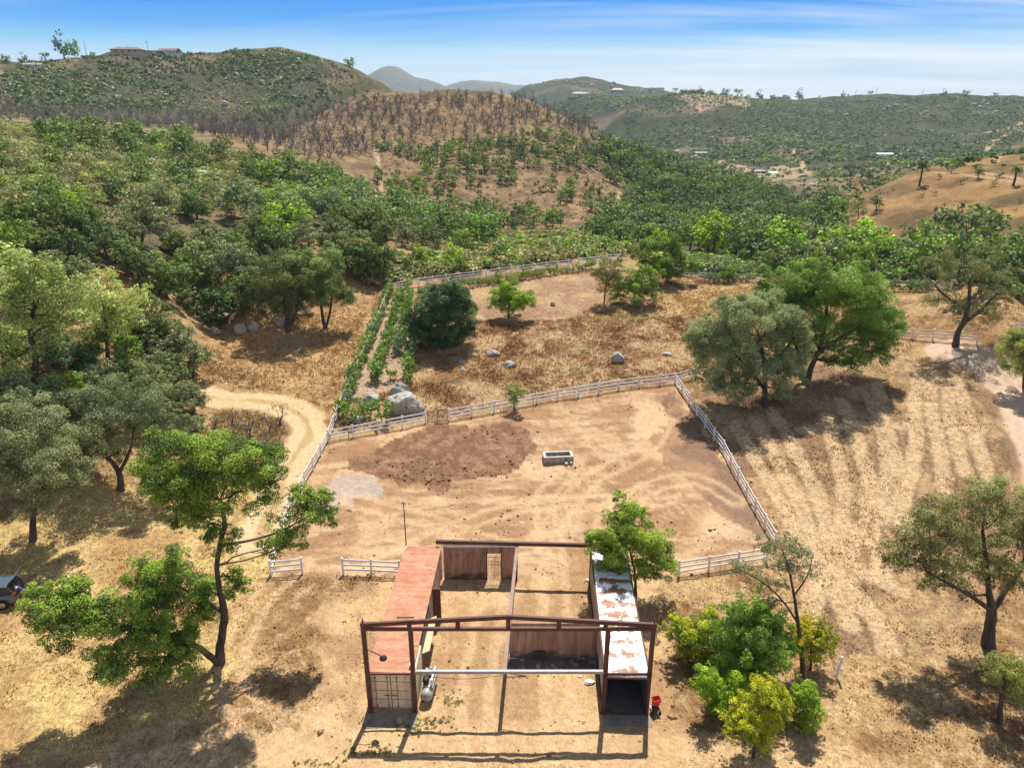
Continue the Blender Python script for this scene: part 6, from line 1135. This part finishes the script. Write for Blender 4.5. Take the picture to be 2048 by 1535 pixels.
# ------------------------------------------------------------------ car at the left edge and the person behind it
def car():
    paint = mat_mottled('blue_grey_paint', (.075,.10,.135), (.085,.115,.15), scale=1, rough=.25, fine=.03, bump=0); paint.node_tree.nodes['Principled BSDF'].inputs['Coat Weight'].default_value = .8
    glass, nt, b = mat_new('car_glass'); b.inputs['Base Color'].default_value = (.02,.03,.04,1); b.inputs['Roughness'].default_value = .05
    tyre = mat_mottled('tyre', (.012,.012,.012), (.02,.02,.02), rough=.9); alloy = mat_mottled('alloy', (.45,.43,.4), (.55,.52,.48), rough=.3, metal=.8, bump=0)
    W_ = gp(8, 1217); t = thing('car', 'blue grey estate car cut by the left edge with its tailgate raised', 'car', W_, math.radians(14))
    # x forward is -x here: car nose points to -x, tail at +x; y is across; near rear wheel at origin
    prof = [(.78,.32),(.86,.55),(.84,.98),(.76,1.06),(.58,1.50),(.3,1.62),(-1.4,1.66),(-2.1,1.55),(-2.8,1.08),(-3.6,.98),(-3.85,.75),(-3.88,.35)]
    lower = [(.80,.30),(.86,.52),(.84,1.0),(-2.75,1.05),(-3.55,.96),(-3.85,.72),(-3.88,.30)]
    m = MB(); m.prism([(x, z) for x, z in lower], 0.02, 1.78); body = m.build('body', paint, t, bevel=.05)
    m = MB(); m.prism([(.80,1.0),(.56,1.50),(.3,1.60),(-1.4,1.64),(-2.05,1.54),(-2.7,1.06)], .16, 1.64); m.build('cabin', glass, t, bevel=.03)
    m = MB(); m.prism([(.50,1.56),(.3,1.645),(-1.4,1.685),(-2.0,1.60),(-1.95,1.56),(-1.4,1.63),(.3,1.59)], .17, 1.63); 
    for x0, z0, x1, z1 in ((.80,1.0,.52,1.56),(-.35,1.03,-.35,1.62),(-2.72,1.06,-2.0,1.57)):
        for y in (.15, 1.65): m.bar((x0,y,z0),(x1,y,z1),.05,.09,(1,0,0))
    m.build('roof', paint, t)
    m = MB(); m.bar((-.2,.24,1.70),(-1.7,.24,1.72),.04,.04); m.bar((-.2,1.56,1.70),(-1.7,1.56,1.72),.04,.04); m.build('roof_rail', alloy, t)
    for x in (0, -2.75):
        for y in (-.02, 1.82):
            m = MB(); m.lathe([(.18,-.1),(.33,-.095),(.345,-.06),(.345,.06),(.33,.095),(.18,.1)], 22, (x, y, .345), axis='y'); wh = m.build('wheel', tyre, t)
            m = MB(); s_ = -1 if y < 1 else 1; m.lathe([(.20,.085),(.225,.105),(.205,.108)], 18, (x, y if s_ > 0 else y-.19, .345), axis='y')
            for k in range(5): a_ = k*1.2566; m.bar((x, y+s_*.1, .345), (x+.21*math.cos(a_), y+s_*.1, .345+.21*math.sin(a_)), .07, .03, (0,1,0))
            m.build('rim', alloy, wh)
    m = MB()
    for y in (.10, 1.58): m.box(.80, .875, y, y+.16, .80, 1.0)
    m.box(.72,.83,.005,.05,.82,.98); m.build('tail_light', mat_mottled('tail_light_red', (.5,.01,.015), (.6,.02,.02), rough=.2, bump=0), t)
    m = MB(); m.box(.62, .875, .12, 1.68, .36, .62); m.build('bumper', mat_mottled('dull_bumper', (.09,.09,.09), (.13,.13,.13), rough=.6), t, bevel=.03)
    m = MB(); m.box(.60,.868,.3,1.5,.70,1.0); m.build('boot_opening', tyre, t)
    m = MB(); m.bar((.45,.9,1.68),(.98,.9,2.22),1.40,.05,(-.7,0,.7)); tg = m.build('tailgate', paint, t, bevel=.015)
    m = MB(); m.bar((.50,.9,1.78),(.86,.9,2.145),1.2,.012,(-.7,0,.7)); m.build('rear_window', mat_mottled('sky_lit_glass', (.10,.13,.16), (.12,.15,.18), rough=.08, bump=0), tg)
    return t, W_
carT, carP = car()
def skin_body(name, joints, edges, mat, parent, levels=2):
    me = bpy.data.meshes.new(name); me.from_pydata([j[:3] for j in joints], edges, []); o = link(name, me, parent, mat); md = o.modifiers.new('skin', 'SKIN'); me.skin_vertices.new() if not me.skin_vertices else None
    for i, j in enumerate(joints): me.skin_vertices[0].data[i].radius = (j[3], j[4] if len(j) > 4 else j[3])
    me.skin_vertices[0].data[0].use_root = True; md.use_smooth_shade = True; s = o.modifiers.new('sub', 'SUBSURF'); s.levels = levels; s.render_levels = levels; return o
def person():
    P = gp(55, 1206); skin = mat_mottled('skin', (.42,.25,.17), (.50,.31,.22), rough=.5, bump=0, fine=.05); navy = mat_mottled('navy_violet_cloth', (.03,.028,.11), (.06,.045,.19), scale=6, rough=.8, bump=.1); hair = mat_mottled('dark_hair', (.012,.009,.008), (.03,.02,.018), rough=.6)
    t = thing('person', 'person in navy top and shorts bending into the open tailgate', 'person', P, math.radians(14))
    J = [(0,0,.95,.15,.13),(-.08,0,1.12,.135,.12),(-.22,0,1.30,.15,.12),(-.36,0,1.40,.13,.10),(-.44,0,1.46,.055),(-.55,0,1.52,.095),(-.64,0,1.50,.07),
         (.02,-.10,.88,.10),(.06,-.11,.50,.065),(.12,-.11,.12,.04),(.02,-.12,.04,.035),(.02,.10,.88,.10),(-.02,.11,.50,.065),(.06,.11,.12,.04),(-.05,.12,.04,.035),
         (-.34,-.20,1.38,.055),(-.46,-.26,1.14,.042),(-.66,-.22,1.05,.032),(-.74,-.21,1.04,.03),(-.34,.20,1.38,.055),(-.48,.25,1.14,.042),(-.68,.20,1.06,.032),(-.76,.19,1.05,.03)]
    E = [(0,1),(1,2),(2,3),(3,4),(4,5),(5,6),(0,7),(7,8),(8,9),(9,10),(0,11),(11,12),(12,13),(13,14),(3,15),(15,16),(16,17),(17,18),(3,19),(19,20),(20,21),(21,22)]
    # four fingers and a thumb on each hand
    for base, sgn in ((18, 1), (22, -1)):
        bx, by, bz = J[base][:3]
        for k, ln in enumerate((.075, .085, .08, .062)):
            y = by + (k-1.5)*.02; i = len(J); J.append((bx-.035, y, bz-.005, .009)); J.append((bx-.035-ln*.6, y, bz-.02, .008)); J.append((bx-.03-ln, y, bz-.045, .007)); E += [(base, i), (i, i+1), (i+1, i+2)]
        i = len(J); J.append((bx-.005, by+sgn*.035, bz-.01, .01)); J.append((bx-.04, by+sgn*.055, bz-.03, .008)); E += [(base, i), (i, i+1)]
    skin_body('body', J, E, skin, t)
    T = [(0,0,.97,.175,.15),(-.08,0,1.12,.16,.14),(-.22,0,1.30,.175,.14),(-.36,0,1.40,.15,.115),(-.35,-.21,1.375,.07),(-.41,-.245,1.24,.06),(-.35,.21,1.375,.07),(-.42,.24,1.24,.06)]
    skin_body('top', T, [(0,1),(1,2),(2,3),(3,4),(4,5),(3,6),(6,7)], navy, t)
    skin_body('shorts', [(0,0,.98,.18,.155),(.02,-.10,.86,.125),(.045,-.11,.62,.105),(.02,.10,.86,.125),(.0,.11,.62,.105)], [(0,1),(1,2),(0,3),(3,4)], navy, t)
    bm = bmesh.new(); bmesh.ops.create_icosphere(bm, subdivisions=3, radius=.118, matrix=Matrix.Translation((-.54, 0, 1.56))); me = bpy.data.meshes.new('hair'); bm.to_mesh(me); bm.free(); link('hair', me, t, hair)
    m = MB()
    for y, x in ((-.115,.03),(.115,-.04)): m.box(x-.12, x+.1, y-.045, y+.045, 0, .07)
    m.build('shoes', RAG, t, bevel=.02)
person()
# ------------------------------------------------------------------ distant houses, poles
STUCCO = [mat_mottled('stucco_pale', (.55,.50,.44), (.62,.58,.52), scale=.5, bump=0), mat_mottled('stucco_tan', (.38,.28,.21), (.45,.34,.26), scale=.5, bump=0), mat_mottled('stucco_white', (.70,.69,.67), (.78,.77,.75), scale=.5, bump=0)]
TILE = [mat_mottled('roof_tile_brown', (.15,.085,.06), (.22,.13,.10), scale=1), mat_mottled('roof_grey', (.20,.19,.19), (.28,.27,.27), scale=1), mat_mottled('roof_white_metal', (.62,.64,.68), (.72,.74,.78), scale=1, rough=.4, bump=0)]
WIN, _, b_ = mat_new('dark_window'); b_.inputs['Base Color'].default_value = (.03,.04,.05,1); b_.inputs['Roughness'].default_value = .1
def house(px, py, wpx, hpx, label, wall=0, roof=0, hip=True, rz=0., dep=.55):
    P = gp_sky(px, py); d = depth_of(P)/FPX; W_ = wpx*d; D_ = W_*dep; H_ = hpx*d; P.z = max(P.z, float(height(P.x, P.y+D_*.5))-.2); t = thing('house', label, 'house', P+Vector((0, D_*.5, 0)), rz); h = H_*.58; w2, d2 = W_/2, D_/2
    m = MB(); m.box(-w2*.93, w2*.93, -d2*.9, d2*.9, -3, h); wl = m.build('wall', STUCCO[wall], t)
    m = MB(); r = w2*.55 if hip else w2; z0, z1 = h+.003, h+H_*.42
    m.add([(-w2,-d2,z0),(w2,-d2,z0),(w2,d2,z0),(-w2,d2,z0),(-r,0,z1),(r,0,z1),(-w2,-d2,z0-.25),(w2,-d2,z0-.25),(w2,d2,z0-.25),(-w2,d2,z0-.25)], [(0,1,5,4),(1,2,5),(2,3,4,5),(3,0,4),(0,6,7,1),(1,7,8,2),(2,8,9,3),(3,9,6,0),(9,8,7,6)]); m.build('roof', TILE[roof], t)
    n = max(2, int(W_/5))
    for k in range(n):
        x = -w2*.8+w2*1.6*(k+.5)/n; m = MB(); m.box(x-W_*.03, x+W_*.03, -d2*.9-.05, -d2*.9-.003, h*.35, h*.78); m.build('window', WIN, t)
    return t
for q in ((250,110,62,13,'large brown roofed house on the left skyline between utility pole and round tree',1,0,True,.1),(335,112,42,12,'white and tan house right of the utility pole on the left skyline',2,0,False,-.15),(62,136,36,9,'low white house among trees at the far left',2,1,False,.2),
   (1160,194,34,8,'pale flat house below the far rounded hill',0,1,True,.1),(1235,186,26,9,'tan house at the left end of the far ridge houses',1,1,True,.1),(1318,182,22,7,'small pale house left of the long house on the far skyline',0,0,True,0),(1384,184,40,8,'long tan house on the far skyline',1,0,False,0),(1562,193,34,5,'low grey house left of the umbrella tree on the far skyline',0,1,False,0),
   (1352,305,14,5,'white shed left in the far valley above the young grove',2,1,False,.2),(1402,309,26,5,'long grey roofed barn in the far valley',1,1,False,-.1),(1520,346,26,5,'grey roofed house beside the valley road',0,1,False,.1),(1545,349,22,5,'blue grey roofed shed right of the house beside the valley road',0,2,False,.1),(1772,313,34,6,'long white shed low on the far right slope',2,2,False,0),(1690,494,12,16,'blue tarp covered shed by the palms',2,2,False,.1)): house(*q)
WOODP = mat_mottled('pole_wood', (.09,.07,.055), (.15,.12,.10), scale=3, rough=.9)
for px, py, top, lab in ((298,112,85,'tall utility pole between the two ridge houses'),(174,110,78,'thin mast left of the ridge house'),(258,108,92,'thin antenna behind the large ridge house'),(1685,196,181,'utility pole first from left on the far right ridge'),(1710,196,180,'tall pole in the middle of the far right ridge poles'),(1844,196,180,'lone pole above the far right ridge'),(1752,194,176,'slim pole right of the far ridge pole pair'),(1687,500,478,'utility pole beside the blue shed by the palms')):
    P = gp_sky(px, py); d = depth_of(P)/FPX; h = (py-top)*d; t = thing('utility_pole', lab, 'utility pole', P); m = MB(); r = max(.14, .35*d) ; m.tube([(0,0,-1),(0,0,h)], [r, r*.7], 6); m.build('pole', WOODP, t)
    if 'mast' not in lab and 'antenna' not in lab: m = MB(); m.box(-1.3, 1.3, -r*.5-.1, -r*.5, h*.9, h*.9+.25); m.build('crossarm', WOODP, t)
# ------------------------------------------------------------------ haze
def haze():
    m = bpy.data.materials.new('haze'); m.use_nodes = True; N = m.node_tree.nodes; N.clear(); out = N.new('ShaderNodeOutputMaterial'); v = N.new('ShaderNodeVolumePrincipled')
    v.inputs['Color'].default_value = (.70, .86, 1.0, 1); v.inputs['Density'].default_value = .00010; v.inputs['Anisotropy'].default_value = 0.2; m.node_tree.links.new(v.outputs[0], out.inputs['Volume'])
    M = MB(); M.box(-9000, 9000, -400, 5200, -120, 330); o = M.build('haze', m); o['kind'] = 'stuff'; o['label'] = 'thin pale blue summer haze over the far hills'; o['category'] = 'haze'
haze()
